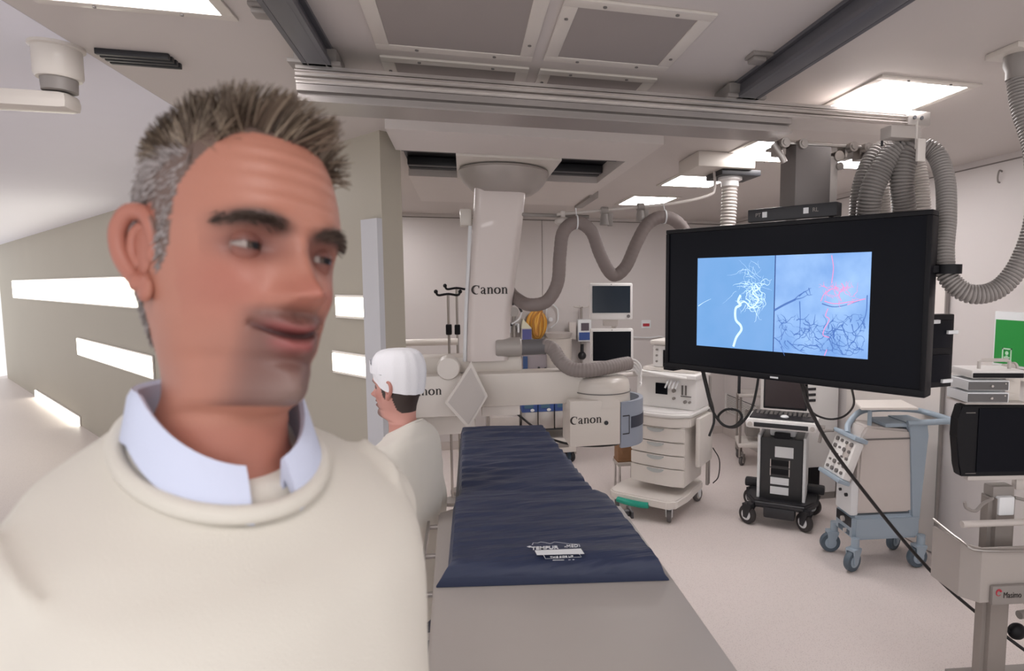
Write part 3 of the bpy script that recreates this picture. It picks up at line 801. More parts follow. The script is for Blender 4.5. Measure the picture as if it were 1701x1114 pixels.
# pivot dome and the lettered block below it
a = CW(1000, 640, 3.53)
zt = CW(1000, 627, 3.4).z; zb = CW(1000, 676, 3.4).z
cx, cy = a.x, 3.53 - 3.66
B().lathe([(0.01, zt), (0.1, zt - .002), (0.145, zt - .012), (0.166, zt - .035), (0.172, zt - .07), (0.176, zb), (0.01, zb)], (cx, cy, 0), 'Z', 48).obj('pivot_dome', M_CREAM, t)
B().lathe([(0.177, zt - .1), (0.179, zt - .1), (0.179, zt - .094), (0.177, zt - .094)], (cx, cy, 0), 'Z', 40, cap=False).obj('dome_joint', M_MIDGREY, t)
a, b_ = CW(946, 668, 3.36), CW(1031, 738, 3.36)
B().b2(a.x, b_.x, 3.36 - 3.66, 3.62 - 3.66, b_.z, a.z + .005, 0.012).obj('lettered_block', M_CREAM, t)
c_ = CW(974, 698, 3.359)
roman_word(c_, 0.045, M_INK, t)
c_ = CW(1007, 702, 3.359); B().cyl(c_, c_ + Vector((0, -0.004, 0)), 0.013).obj('lamp_dot', M_DARK, t)
# slate bumper wrapping round the block's right side
xr = b_.x; zc0, zc1 = CW(1031, 744, 3.36).z, CW(1031, 668, 3.36).z
ccx, ccy = xr - 0.02, 3.36 - 3.66 + 0.215
def arc(a0, a1, r, k=18): return [Vector((ccx + r * math.cos(R(a0 + (a1 - a0) * j / k)), ccy + r * math.sin(R(a0 + (a1 - a0) * j / k)), 0)) for j in range(k + 1)]
ar = arc(-84, 95, 0.215, 24); ai = arc(-84, 95, 0.19, 24)
bm_ = B()
bm_.prism([Vector((p.x, p.y, zc0)) for p in ar] + [Vector((p.x, p.y, zc0)) for p in reversed(ai)], (0, 0, zc1 - zc0))
bp_ = bm_.obj('bumper', M('bumper_slate', (146, 154, 168), 0.4, var=0.03), t)
ar2 = arc(-65, 40, 0.2175); ai2 = arc(-65, 40, 0.2145); zm = (zc0 + zc1) / 2
B().prism([Vector((p.x, p.y, zm - .025)) for p in ar2] + [Vector((p.x, p.y, zm - .025)) for p in reversed(ai2)], (0, 0, 0.07)).obj('grip_strip', M('grip_dark', (54, 58, 72), 0.5), bp_)
bk = B()
for k, a_ in enumerate((-80, -69)):
    p = arc(a_, a_ + 1, 0.216, 1)[0]
    if k == 1: bk.box((p.x, p.y, zm), (0.004, 0.004, 0.11))
for z in (-.055, .055):
    A_, I_ = arc(-81, -69, 0.2175, 4), arc(-81, -69, 0.2145, 4)
    bk.prism([Vector((p.x, p.y, zm + z - .003)) for p in A_] + [Vector((p.x, p.y, zm + z - .003)) for p in reversed(I_)], (0, 0, .006))
bk.obj('printed_bracket', M_DARK, bp_)
# diamond shaped detector plate
D4 = [(783, 602), (810, 658), (778, 712), (739, 669)]
P4 = [CW(x, y, 3.36) for x, y in D4]
cen = sum(P4, Vector()) / 4
def inset(ps, f): return [cen + (p - cen) * f for p in ps]
det = B().prism(P4, (0, 0.06, 0)).obj('detector', M_WHITE, t, smooth=False)
B().prism([p - Vector((0, .004, 0)) for p in inset(P4, .86)], (0, 0.004, 0)).obj('detector_face', M('detector_grey', (196, 189, 184), 0.45, var=0.02), det, smooth=False)
a = CW(780, 665, 3.45); B().cyl((cen.x, 0.06 + cen.y, cen.z), (cen.x, -.15, cen.z), 0.06).obj('detector_neck', M_CREAM, t)
# flexible conduit from the boss on the arm to the pivot
a, b_ = CW(823, 577, 3.56), CW(866, 577, 3.56)
B().lathe([(0.01, a.x), (0.052, a.x), (0.058, a.x + .012), (0.058, b_.x - .01), (0.05, b_.x), (0.01, b_.x)], (0, a.y, a.z), 'X', 30).obj('conduit_boss', M('boss_grey', (168, 162, 157), .45, .1), t)
c_ = CW(906, 575, 3.56)
B().cyl(b_, c_, 0.047).obj('coupler', M('coupler_grey', (104, 102, 104), 0.5), t)
pts = [CW(x, y, Y) for x, y, Y in ((900, 573, 3.56), (918, 580, 3.54), (930, 598, 3.5), (948, 612, 3.46), (975, 615, 3.44), (1005, 611, 3.46), (1028, 606, 3.5), (1045, 603, 3.54))]
B().hose(pts, 0.044, 0.02, 0.05).obj('conduit', M('conduit_taupe', (140, 131, 128), 0.55), t)
a = CW(1047, 606, 3.54)
fb = B()
for k in range(4): fb.tube([a + Vector((-.03, 0, .035 - k * .018)), a + Vector((.03, -.01, .03 - k * .02)), a + Vector((.06, -.03, -.01 - k * .03)), a + Vector((.05, -.05, -.07 - k * .02))], 0.006, 8, 6)
fb.obj('cable_bundle', M_WHITE2, t)
wc = WD(1035, 745, 3.75)

# ================================================================ operating table
TZ = 1.075
t = T('operating_table', 'long grey operating table top with side rail, bare at the near end', 'operating table', (0.25, 1.75, 0), 0)
def sk(x): return -0.17 * (x - 0.23)          # the ends of the table run slightly askew
def TL(x, y, z): return Vector((x - 0.25, y - 1.75, z))
tp = [(-0.088, 0.86), (0.56, 0.82), (0.563, 2.08), (0.49, 2.14), (-0.06, 2.2), (-0.105, 2.17)]
tb = B().prism([TL(x, y, TZ - 0.045) for x, y in tp], (0, 0, 0.045))
bmesh.ops.bevel(tb.bm, geom=list(tb.bm.edges), offset=0.006, segments=2, affect='EDGES')
tb.obj('table_top', M('table_laminate', (176, 169, 163), 0.38, var=0.02, scale=3), t)
np_ = [(-0.05, 2.15), (0.475, 2.1), (0.425, 3.19), (-0.035, 3.27)]
nb = B().prism([TL(x, y, TZ - 0.035) for x, y in np_], (0, 0, 0.033))
bmesh.ops.bevel(nb.bm, geom=list(nb.bm.edges), offset=0.008, segments=2, affect='EDGES')
nb.obj('narrow_top', M('carbon_grey', (70, 72, 78), 0.4), t)
# side rail on the left with its spacers
rz_ = TZ - 0.02
rr_ = B().b2(-0.142 - .25, -0.132 - .25, 0.9 - 1.75, 2.12 - 1.75, rz_ - 0.012, rz_ + 0.013, 0.002)
rl = rr_.obj('side_rail', M_STEEL, t)
for y in (0.98, 1.2, 1.42, 1.62, 1.86, 2.09): B().cyl((-0.135 - .25, y - 1.75, rz_), (-0.09 - .25, y - 1.75, rz_), 0.008).obj('rail_spacer', M_STEEL, rl)
rr_ = B().b2(0.585 - .25, 0.595 - .25, 2.03 - 1.75, 2.1 - 1.75, rz_ - 0.012, rz_ + 0.013, 0.002).b2(.563 - .25, .586 - .25, 2.05 - 1.75, 2.07 - 1.75, rz_ - .01, rz_ + .01)
rr_.obj('rail_clamp', M_DARK, t)
B().b2(0.02 - .25, 0.42 - .25, 1.0 - 1.75, 2.0 - 1.75, TZ - 0.16, TZ - 0.045, 0.02).obj('slide_housing', M_CREAM, t)
B().b2(0.08 - .25, 0.38 - .25, 1.15 - 1.75, 1.6 - 1.75, 0.12, TZ - 0.16, 0.04).obj('pedestal', M_CREAM, t)
B().b2(-0.02 - .25, 0.48 - .25, 1.0 - 1.75, 1.9 - 1.75, 0.0, 0.12, 0.03).obj('foot', M_GREY, t)

# ---- mattress: wide near half, narrow far half, wrinkled navy cover
def mat_navy():
    m = bpy.data.materials.new('navy_cover'); m.use_nodes = True
    nt = m.node_tree; ns = nt.nodes; ls = nt.links; b = ns['Principled BSDF']
    b.inputs['Base Color'].default_value = lin((44, 53, 80)); b.inputs['Roughness'].default_value = 0.5
    tc = ns.new('ShaderNodeTexCoord')
    mp = ns.new('ShaderNodeMapping'); mp.inputs['Scale'].default_value = (2.2, 13, 1); mp.inputs['Rotation'].default_value = (0, 0, 0.09)
    nz = ns.new('ShaderNodeTexNoise'); nz.inputs['Scale'].default_value = 1.6; nz.inputs['Detail'].default_value = 3
    ls.new(tc.outputs['Object'], mp.inputs['Vector']); ls.new(mp.outputs['Vector'], nz.inputs['Vector'])
    bp = ns.new('ShaderNodeBump'); bp.inputs['Strength'].default_value = 0.8; bp.inputs['Distance'].default_value = 0.03
    ls.new(nz.outputs['Fac'], bp.inputs['Height']); ls.new(bp.outputs['Normal'], b.inputs['Normal'])
    return m
M_NAVYC = mat_navy()
MZ0, MZ1 = TZ + 0.001, 1.13
def mattress():
    bm = bmesh.new()
    ys = []
    y = 1.56
    while y < 3.27:
        ys.append(y); y += 0.011
    nx = 44
    rings = []
    def half(y):
        # left and right edges
        if y < 2.13: l, r = -0.062 + 0.015 * (y - 1.5), 0.535 - 0.035 * (y - 1.5)
        else: l, r = -0.035 + 0.004 * (y - 2.1), 0.478 - 0.05 * (y - 2.1)
        k = max(0, min(1, (y - 2.11) / 0.05)); k = k * k * (3 - 2 * k)
        l0, r0 = -0.062 + 0.015 * (y - 1.5), 0.535 - 0.035 * (y - 1.5)
        l1, r1 = -0.035 + 0.004 * (y - 2.1), 0.478 - 0.05 * (y - 2.1)
        # flared corner tucks at the near edge
        fl = max(0, 1 - (y - 1.56) / 0.035)
        return l0 + (l1 - l0) * k - 0.028 * fl ** 1.5, r0 + (r1 - r0) * k + 0.012 * fl ** 1.5
    N = len(ys)
    for j, y in enumerate(ys):
        l, r = half(y)
        endf = min(1, (y - 1.56) / 0.03, (ys[-1] - y) / 0.03); endf = max(0, endf)
        hgt = (MZ1 - MZ0) * (0.35 + 0.65 * (1 - (1 - endf) ** 2))
        step = 1 / (1 + math.exp(-(2.14 - y) * 90))      # the wide half stands a touch prouder
        ring = []
        for i in range(nx + 1):
            s = -1 + 2 * i / nx
            e = max(0, 1 - (1 - abs(s)) / 0.07)
            f = math.sqrt(max(0, 1 - e * e))
            x = l + (r - l) * (i / nx)
            yy = y + sk(x) * 1.0
            wr = 0.0
            for a_, fy, fx, ph in ((.0022, 62, 4, 0), (.0016, 110, -6, 1.3), (.002, 36, 7, 2.1)):
                n_ = mnoise.noise(Vector((x * 3.1 + ph, y * 2.0, ph)))
                wr += a_ * math.sin(fy * y + fx * x + ph + 2.5 * n_)
            wr *= 0.7 + 1.1 * (y > 2.14) + 0.6 * max(0, mnoise.noise(Vector((x * 4, y * 4, 3))))
            z = MZ0 + hgt * (0.25 + 0.75 * f) + wr * f + 0.006 * step * f
            ring.append(Vector((x, yy, z)))
        for i in range(nx, -1, -1):
            x, yy = ring[i].x, ring[i].y
            ring.append(Vector((x, yy, MZ0)))
        rings.append(ring)
    b = B(); b.ring_loft([[Vector((p.x - .25, p.y - 2.3, p.z - MZ0)) for p in r_] for r_ in rings])
    return b
t = T('mattress', 'navy blue wrinkled mattress pad with white logo print lying on the operating table', 'mattress', (0.25, 2.3, MZ0))
mt = mattress().obj('cover', M_NAVYC, t)
# the print, laid on the top face
def ML(x, y): p = WZ(x, y, 1.1395); return Vector((p.x - .25, p.y - 2.3, 1.1395 - MZ0 + 0.006))
o_, rgt, upv = ML(926, 912), ML(967, 908) - ML(880, 912), ML(926, 892) - ML(926, 930)
text('lettering', 'TEMPUR', 0.026, ML(905, 913), rgt, upv, M_PRINT, t, bold=0.0006, sx=0.80)
text('lettering', '-MED', 0.024, ML(949, 910), rgt, upv, M_PRINT, t, bold=0.0, sx=0.72)
lb = B().quad([ML(888, 917), ML(965, 914), ML(971, 923), ML(892, 925)])
lb.obj('printed_band', M_PRINT, t)
text('lettering', 'THIS SIDE UP', 0.014, ML(933, 928), rgt, upv, M_PRINT, t, sx=0.8)
ib = B(); n3 = (0, 0, 1)
ib.ribbon([ML(903, 925), ML(906, 931), ML(966, 928), ML(962, 923)], 0.002, n3, False)
ib.ribbon([ML(918, 933.5), ML(937, 933)], 0.004, n3, False)
ib.ribbon([ML(944, 933), ML(948, 932.6)], 0.003, n3, False).ribbon([ML(951, 932.6), ML(954, 932.4)], 0.003, n3, False)
ib.ribbon([ML(884, 908), ML(886, 904), ML(893, 905), ML(898, 903), ML(906, 904), ML(914, 906), ML(921, 903), ML(930, 904), ML(945, 906), ML(962, 907), ML(963, 911)], 0.0022, n3, False)
ib.prism([ML(875, 911), ML(880, 909.5), ML(884, 911), ML(880, 912.5)], (0, 0, .0004))
ib.obj('printed_outline', M_PRINT, t)
# ================================================================ anaesthesia machine
t = T('anaesthesia_machine', 'white anaesthesia workstation with four drawers, green footboard strip and castors', 'medical machine', (1.361, 4.483, 0), R(-43))
an = t
bp = [(-.305, 0.05), (-.24, 0.0), (.24, 0.0), (.305, .05), (.33, .25), (.31, .63), (.27, .67), (-.2, .67), (-.24, .63), (-.305, .25)]
bb = B().prism([(x, y, .12) for x, y in bp], (0, 0, .07)); bmesh.ops.bevel(bb.bm, geom=list(bb.bm.edges), offset=0.012, segments=3, affect='EDGES')
bb.obj('base', M_WHITE, t)
B().tube([(-.2, .004, .13), (-.1, -.012, .128), (0.02, -.012, .128), (.08, .0, .13)], 0.03, 12, 6, flat=0.8).obj('footboard_strip', M_TEAL, t)
B().b2(-.165, .31, .19, .6, .25, .86, .02).obj('cabinet', M_WHITE, t)
zs = [.255, .405, .515, .625, .745]
for k in range(4):
    z0, z1 = zs[k], zs[k + 1]
    d = B()
    pr = [(-.17, .175), (-.08, .155), (.07, .15), (.22, .155), (.315, .175), (.315, .2), (-.17, .2)]
    d.prism([(x, y, z0 + .004) for x, y in pr], (0, 0, z1 - z0 - .008)); bmesh.ops.bevel(d.bm, geom=list(d.bm.edges), offset=0.006, segments=2, affect='EDGES')
    dd = d.obj('drawer', M_WHITE, t)
    h = [(.07 + .075 * math.cos(R(a_)), z1 - .012 + .03 * math.sin(R(a_))) for a_ in range(180, 361, 15)]
    B().prism([(x, .138, z) for x, z in h], (0, .016, 0)).obj('handle', M('handle_grey', (182, 186, 186), 0.4), dd)
wt = [(-.2, .2), (-.12, .13), (.04, .1), (.22, .11), (.36, .2), (.38, .6), (-.2, .6)]
w_ = B().prism([(x, y, .835) for x, y in wt], (0, 0, .04)); bmesh.ops.bevel(w_.bm, geom=list(w_.bm.edges), offset=0.014, segments=3, affect='EDGES')
w_.obj('worktop', M_WHITE2, t)
w_ = B().prism([(x * .97 + .0, y + .02, .75) for x, y in wt], (0, 0, .085)); bmesh.ops.bevel(w_.bm, geom=list(w_.bm.edges), offset=0.01, segments=2, affect='EDGES'); w_.obj('apron', M_WHITE, t)
B().b2(-.18, .36, .3, .6, .875, 1.14, .012).obj('control_box', M_WHITE2, t)
B().b2(-.19, .38, .24, .61, 1.14, 1.175, .012).obj('upper_shelf', M_WHITE2, t)
cp = B().b2(-.0, .11, .292, .3, .99, 1.085, .004).obj('display', M_GLOSS, t)
k_ = B()
for x, z, r_ in ((.17, 1.03, .016), (.17, .965, .012), (.27, .945, .014), (.31, .945, .01)): k_.cyl((x, .3, z), (x, .278, z), r_, n=16)
k_.objs('knob', M_GREY, t)
g_ = B().b2(.235, .25, .293, .3, 1.0, 1.08).b2(.265, .28, .293, .3, 1.0, 1.08).b2(.23, .32, .29, .3, .985, .993); g_.objs('flow_tube', M_MIDGREY, t)
v_ = B()
for k in range(4): v_.tube([(.12 + k * .03, .28, 1.11), (.13 + k * .03, .24, 1.1), (.12 + k * .03, .22, 1.06)], .008, 8, 5)
v_.objs('hose_stub', M_PRINT, t)
B().b2(-.14, .34, .33, .6, 1.175, 1.21, .01).obj('top_tray', M_WHITE, t)
vb = B().b2(-.05, .16, .34, .58, 1.21, 1.40, .02).obj('vaporizer', M_WHITE2, t)
B().b2(-.07, .2, .32, .6, 1.40, 1.44, .015).obj('lid', M_WHITE, vb)
B().b2(.05, .085, .332, .342, 1.22, 1.36).obj('gauge_slot', M_BLACK, vb)
k_ = B()
for z in (1.26, 1.31, 1.36): k_.cyl((-.01, .342, z), (-.01, .33, z), .009, n=12)
k_.cyl((.13, .342, 1.29), (.13, .325, 1.29), .028)
k_.objs('button', M_GREY, vb)
B().tube([(-.28, .3, 1.16), (-.1, .2, 1.19), (.1, .2, 1.17), (.3, .24, 1.15)], .012, 10, 8).obj('rail', M_WHITE2, t)
B().b2(.375, .42, .25, .56, .42, .83, .02).obj('side_panel', M_WHITE, t)
B().cyl((.36, .6, .17), (.36, .6, .85), .014).cyl((.36, .64, .17), (.36, .64, 1.12), .01).objs('post', M_STEEL, t)
B().tube([(.4, .62, .5), (.46, .62, .4), (.45, .63, .25), (.4, .64, .18)], .005, 8, 6).obj('hanging_cable', M_CABLE, t)
for x, y, a_ in ((.24, .05, 20), (.26, .6, -10), (-.24, .06, 30), (-.2, .6, 0)): caster(t, x, y, .06, M_PRINT, M_TYREG, M_HOSEL, R(a_), .135, .028)
# two patient monitors on a pole at its left
def pmon(name, lab, cx, cy, cz, w, h, rz, dark, grp):
    t = T(name, lab, 'monitor', (cx, cy, cz), rz, grp)
    B().b2(-w / 2, w / 2, -.03, .05, -h / 2, h / 2, .014).obj('case', M_WHITE2, t)
    B().b2(-w / 2 + .02, w / 2 - .02, -.034, -.028, -h / 2 + .055, h / 2 - .022).obj('screen', dark, t)
    B().cyl((w / 2 - .035, -.03, -h / 2 + .028), (w / 2 - .035, -.045, -h / 2 + .028), .013).obj('dial', M_MIDGREY, t)
    B().cyl((0, -.031, h / 2 - .011), (0, -.034, h / 2 - .011), .004, n=10).obj('lamp_dot', M_MIDGREY, t)
    return t
G = 'monitors on the anaesthesia machine'
a, b_ = WY(980, 470, 4.62), WY(1049, 530, 4.62)
um = pmon('patient_monitor', 'white patient monitor with dark blue-green screen, the upper of two by the snaking hose', (a.x + b_.x) / 2, 4.62, (a.z + b_.z) / 2, b_.x - a.x, a.z - b_.z, R(-8), M('screen_teal', (38, 48, 60), 0.25), G)
B().b2(-.06, .06, 0, .06, -.2, -.14, .006).obj('neck', M_HOSEL, um)
a, b_ = WY(981, 546, 4.6), WY(1050, 608, 4.6)
lm = pmon('patient_monitor', 'white patient monitor with black screen, the lower of two above the pivot dome', (a.x + b_.x) / 2, 4.6, (a.z + b_.z) / 2, b_.x - a.x, a.z - b_.z, R(-8), M_GLOSS, G)
B().cyl((-.28, .07, 1.1), (-.28, .07, 1.8), .02).tube([(-.1, .35, 1.15), (-.2, .2, 1.15), (-.28, .07, 1.15)], .02, 10, 5).obj('monitor_arm', M_HOSEL, an)

# ================================================================ ultrasound machine
t = T('ultrasound_machine', 'ultrasound trolley with black tower front and white-rimmed keyboard below the large monitor', 'medical machine', (2.39, 4.08, 0), R(-36))
B().b2(-.16, .16, .04, .34, .2, .70, .012).obj('tower', M('charcoal_plastic', (46, 46, 48), 0.42), t)
B().b2(-.185, -.162, .03, .36, .16, .72, .008).b2(.162, .185, .03, .36, .16, .72, .008).objs('side_panel', M_PRINT, t)
lb = B().b2(-.05, .09, .034, .041, .55, .635).b2(-.08, .06, .034, .041, .25, .31).b2(-.08, .06, .034, .041, .33, .385); lb.objs('label', M_PRINT, t)
pt = B().b2(-.08, .06, .035, .041, .41, .455, .003).b2(-.08, .06, .035, .041, .48, .525, .003); pt.objs('probe_port', M_BLACK, t)
B().b2(-.085, -.078, .033, .041, .4, .46).b2(.058, .065, .033, .041, .4, .46).b2(-.085, -.078, .033, .041, .47, .53).b2(.058, .065, .033, .041, .47, .53).objs('port_rim', M_HOSEL, t)
bs = B().prism([(-.2, -.05, .15), (.2, -.05, .15), (.28, .1, .15), (.28, .34, .15), (-.28, .34, .15), (-.28, .1, .15)], (0, 0, .06)); bmesh.ops.bevel(bs.bm, geom=list(bs.bm.edges), offset=0.02, segments=3, affect='EDGES'); bs.obj('base', M_DARK, t)
B().b2(-.12, .12, -.06, .05, .08, .17, .02).obj('foot_block', M_DARK, t)
B().b2(-.32, -.17, .28, .36, .2, .27, .02).b2(.17, .32, .28, .36, .2, .27, .02).objs('wheel_cover', M_DARK, t)
B().b2(-.1, .1, .1, .3, .70, .8, .02).obj('neck', M_PRINT, t)
B().b2(-.06, .06, .05, .1, .68, .74, .008).obj('latch', M_BLACK, t)
kb = B().b2(-.27, .27, -.09, .26, .79, .87, .035).obj('keyboard_tray', M_WHITE2, t)
B().b2(-.24, .24, -.06, .24, .868, .882, .008).obj('keyboard', M_DARK, kb)
B().b2(-.2, .2, -.096, -.088, .81, .845, .004).obj('front_slot', M_DARK, kb)
B().ball((.02, .0, .885), (.032, .032, .014)).obj('trackball', M_PRINT, kb)
ky = B()
rn = random.Random(3)
for i in range(12):
    for j in range(3): ky.box((-.2 + i * .036, .08 + j * .05, .885), (.022, .026, .008), .002)
ky.objs('key', M_MIDGREY, kb)
B().cyl((-.23, -.088, .828), (-.23, -.096, .828), .018).cyl((.23, -.088, .828), (.23, -.096, .828), .018).objs('speaker', M_HOSEL, kb)
B().b2(-.17, .17, .2, .24, .9, 1.17, .01).obj('screen_case', M_DARK, t)
B().b2(-.155, .155, .196, .2, .92, 1.15).obj('screen', M('screen_brown', (58, 48, 50), 0.2), t)
B().b2(.25, .31, .1, .2, .78, .8).obj('probe_holder', M_GREY, t)
for x, y, a_ in ((-.22, -.03, 60), (.21, -.03, 50), (-.25, .36, 60), (.25, .36, 70)): caster(t, x, y, .075, M_DARK, M_RUBBER, M_PRINT, R(a_), .18, .034)

# ================================================================ ventilator
t = T('ventilator', 'slate-blue and white ventilator on a blue wheeled cart with tilted control panel', 'medical machine', (2.76, 3.43, 0), R(-6.8))
vt = t
sd = [(-.22, .37), (.2, .37), (.2, .93), (-.16, .97), (-.2, .9)]
b = B().prism([(x, -.1, z) for x, z in sd], (0, .22, 0)); bmesh.ops.bevel(b.bm, geom=list(b.bm.edges), offset=0.014, segments=3, affect='EDGES')
b.obj('body', M('ventilator_grey', (205, 197, 192), 0.4), t)
B().b2(-.2, .21, -.105, .125, .875, .885).obj('lid_joint', M_MIDGREY, t)
bs = B().prism([(-.24, -.12, .19), (.24, -.12, .19), (.24, .13, .19), (-.24, .13, .19)], (0, 0, .17)); bmesh.ops.bevel(bs.bm, geom=list(bs.bm.edges), offset=0.02, segments=3, affect='EDGES')
bs.obj('base', M_BLUEGREY, t)
B().b2(-.246, -.238, -.09, .1, .275, .34, .004).obj('front_grille', M_DARK, t)
B().b2(-.246, -.238, -.07, .07, .215, .245, .008).obj('badge', M_BLUEDK, t)
B().cyl((-.24, 0, .305), (-.262, 0, .305), .018).cyl((-.24, -.03, .235), (-.258, -.03, .235), .014).objs('coupling', M_HOSEL, t)
# blue rear post, flaring into the top handle
ps = B().prism([(.17, -.115, .3), (.245, -.115, .3), (.255, -.115, .9), (.28, -.115, .99), (.1, -.115, .99), (.16, -.115, .9)], (0, .24, 0)); bmesh.ops.bevel(ps.bm, geom=list(ps.bm.edges), offset=0.016, segments=3, affect='EDGES')
ps.obj('rear_post', M_BLUEGREY, t)
B().tube([(.12, -.11, .985), (.34, -.15, 1.0), (.42, -.13, 1.0), (.42, .12, 1.0), (.3, .15, 1.02), (.05, .14, 1.03), (-.1, .1, 1.02), (-.2, .06, .95), (-.24, .0, .9)], .02, 14, 8).obj('handle', M_BLUEGREY, t)
B().b2(-.03, .2, -.1, .11, .955, .985, .012).obj('shoulder', M_BLUEGREY, t)
# tilted control panel on the front
mm = Matrix.Translation((-.265, -.0, .74)) @ Matrix.Rotation(R(0), 4, 'Z') @ Matrix.Rotation(R(20), 4, 'Y')
cp = B().box((0, 0, 0), (.06, .27, .27), .015, mm).obj('control_panel', M_WHITE2, t)
B().box((-.006, 0, .15), (.1, .285, .03), .01, mm).box((-.012, 0, -.15), (.09, .285, .03), .012, mm).objs('panel_rim', M_BLUEGREY, cp)
kb = B()
rn = random.Random(11)
for i in range(4):
    for j in range(5):
        y, z = -.1 + i * .06, -.1 + j * .05
        p = mm @ Vector((-.03, y, z)); q = mm @ Vector((-.042, y, z)); kb.cyl(p, q, rn.choice((.008, .011, .015)), n=12)
kb.objs('knob', M_MIDGREY, cp)
B().box((-.031, -.07, .05), (.004, .07, .1), .001, mm).obj('panel_display', M_HOSEL, cp)
B().tube([mm @ Vector((-.06, .12, .14)), mm @ Vector((-.11, .16, .1)), mm @ Vector((-.1, .17, .02))], .012, 8, 6).obj('hook', M_GREY, t)
B().b2(-.255, -.2, -.1, .1, .36, .6, .012).obj('front_panel', M_PRINT, t)
B().cyl((-.255, -.05, .49), (-.27, -.05, .49), .012).cyl((-.255, .03, .5), (-.268, .03, .5), .01).objs('front_knob', M_DARK, t)
# little table on a post above it
B().cyl((-.12, -.06, .92), (-.12, -.06, 1.075), .014).b2(-.14, -.1, -.09, .0, 1.068, 1.084, .003).obj('tray_post', M_BLUEGREY, t)
tr = B().prism([(-.22, -.12, 1.083), (.16, -.16, 1.083), (.22, .12, 1.083), (-.13, .14, 1.083)], (0, 0, .016)); bmesh.ops.bevel(tr.bm, geom=list(tr.bm.edges), offset=0.004, segments=2, affect='EDGES')
tr.obj('tray', M_WHITE, t)
for x, y, a_, sx_ in ((-.23, -.13, 115, 1), (-.23, .15, 80, 1), (.24, -.13, 95, 1), (.24, .15, 120, 1)):
    f = caster(t, x, y, .07, M_BLUEGREY, M_BLUEDK, M_BLUEGREY, R(a_), .22, .034)
    pass
# ================================================================ monitor cart at the right edge
t = T('monitor_cart', 'tall grey pole cart with clear-fronted basket and hooks at the far right', 'cart', (2.225, 2.02, 0), R(-8))
i_ = inv(t)
def K(x, y, Y=2.0): return i_ @ WY(x, y, Y)
pr = [(-.058, -.04), (.058, -.04), (.07, .03), (.0, .05), (-.07, .03)]
pb = B().prism([(x, y, .1) for x, y in pr], (0, 0, .9)); bmesh.ops.bevel(pb.bm, geom=[e for e in pb.bm.edges if abs(e.verts[0].co.z - e.verts[1].co.z) > .3], offset=0.02, segments=4, affect='EDGES')
pb.obj('pole', M('cart_grey', (150, 143, 138), 0.4, 0.3), t)
B().b2(-.05, .05, -.03, .03, 1.0, 1.05, .01).obj('head_bracket', M_GREY, t)
B().b2(-.035, .035, -.05, .0, .93, 1.01, .006).obj('label_plate', M_PRINT, t)
a = K(1590, 866); c_ = a.z
B().cyl((a.x, -.08, c_), (a.x + .42, -.08, c_), .014).obj('handlebar', M_HOSEL, t)
B().tube([(-.05, -.03, 1.0), (-.11, -.05, 0.985), (-.15, -.06, .96), (-.19, -.06, .975), (-.2, -.06, 1.0)], .007, 8, 6).tube([(.05, -.03, 1.0), (.11, -.05, .985), (.15, -.06, .955), (.2, -.06, .97)], .007, 8, 6).objs('cable_hook', M_GREY, t)
# basket
a, b_ = K(1572, 905, 1.93), K(1640, 975, 1.93)
x0, x1, z0, z1 = a.x + .12, a.x + .6, .60, a.z
bk = B()
pl_ = [(x0, .12), (x0, -.06), (x0 + .05, -.12), (x1 - .05, -.12), (x1, -.06), (x1, .12)]
def wallstrip(b, pts, za, zb, th):
    inn = [(p[0] * .97 + .03 * .05, p[1] * .9) for p in pts]
    for (p, q), (pi, qi) in zip(zip(pts, pts[1:]), zip(inn, inn[1:])):
        b.prism([(p[0], p[1], za), (q[0], q[1], za), (qi[0], qi[1], za), (pi[0], pi[1], za)], (0, 0, zb - za))
wallstrip(bk, pl_, z0, z1 - .03, .006)
bk.prism([(x, y, z0 - .008) for x, y in pl_], (0, 0, .008))
bk.obj('basket', M_CLEAR, t)
bf = B().b2(x0 + .09, x1, -.14, -.118, z0 - .012, z0 + .07, .01)
bf.obj('basket_front', M_GREY, t)
B().tube([(x0, .12, z1), (x0, -.06, z1 - .02), (x0 + .05, -.125, z1 - .035), (x1 - .05, -.125, z1 - .04), (x1, -.06, z1 - .03)], .006, 8, 4).obj('basket_rim', M_STEEL, t)
c_ = K(1672, 985, 1.9)
B().tube([(K(1657, 983, 1.9).x + .0105 * math.cos(R(a_)), -.141, K(1657, 983, 1.9).z + .0125 * math.sin(R(a_))) for a_ in range(30, 331, 20)], lambda q: .0045 * (1.1 - q), 8).obj('logo_ring', M('logo_red', (178, 44, 62), 0.5), t)
text('lettering', 'Masimo', 0.036, (K(1677, 985, 1.9).x, -.1412, K(1677, 985, 1.9).z), (1, 0, -.02), (0, 0, 1), M_INK, t, sx=.72)
B().b2(-.035, .06, -.05, -.042, .66, .74, .003).b2(-.065, -.055, -.06, -.04, .66, .76).b2(.075, .085, -.06, -.04, .66, .76).objs('clip', M_MIDGREY, t)
B().prism([(-.1, -.22, .09), (.36, -.22, .09), (.36, .14, .09), (-.1, .14, .09)], (0, 0, .035)).obj('base', M_GREY, t)
for x in (-.07, .33):
    for y in (-.19, .11): caster(t, x, y, .04, M_GREY, M_TYREG, M_HOSEL, R(30), .095)
# handheld clicker hanging at the pole
p = WY(1689, 1048, 2.0)
t2 = T('hand_control', 'small black hand control hanging from its cable at the right edge of the frame', 'control', p)
B().ball((0, 0, 0), (.042, .03, .036)).obj('body', M_BLACK, t2)
B().tube([(-.03, 0, .005), (-.06, .0, .01)], .006, 8).tube([(.02, 0, -.01), (.05, .0, -.03), (.09, .02, -.03)], .004, 8, 4).objs('cable', M_BLACK, t2)
B().cyl((.03, .02, .06), (.09, .02, .06), .018).obj('holder', M_GREY, t2)
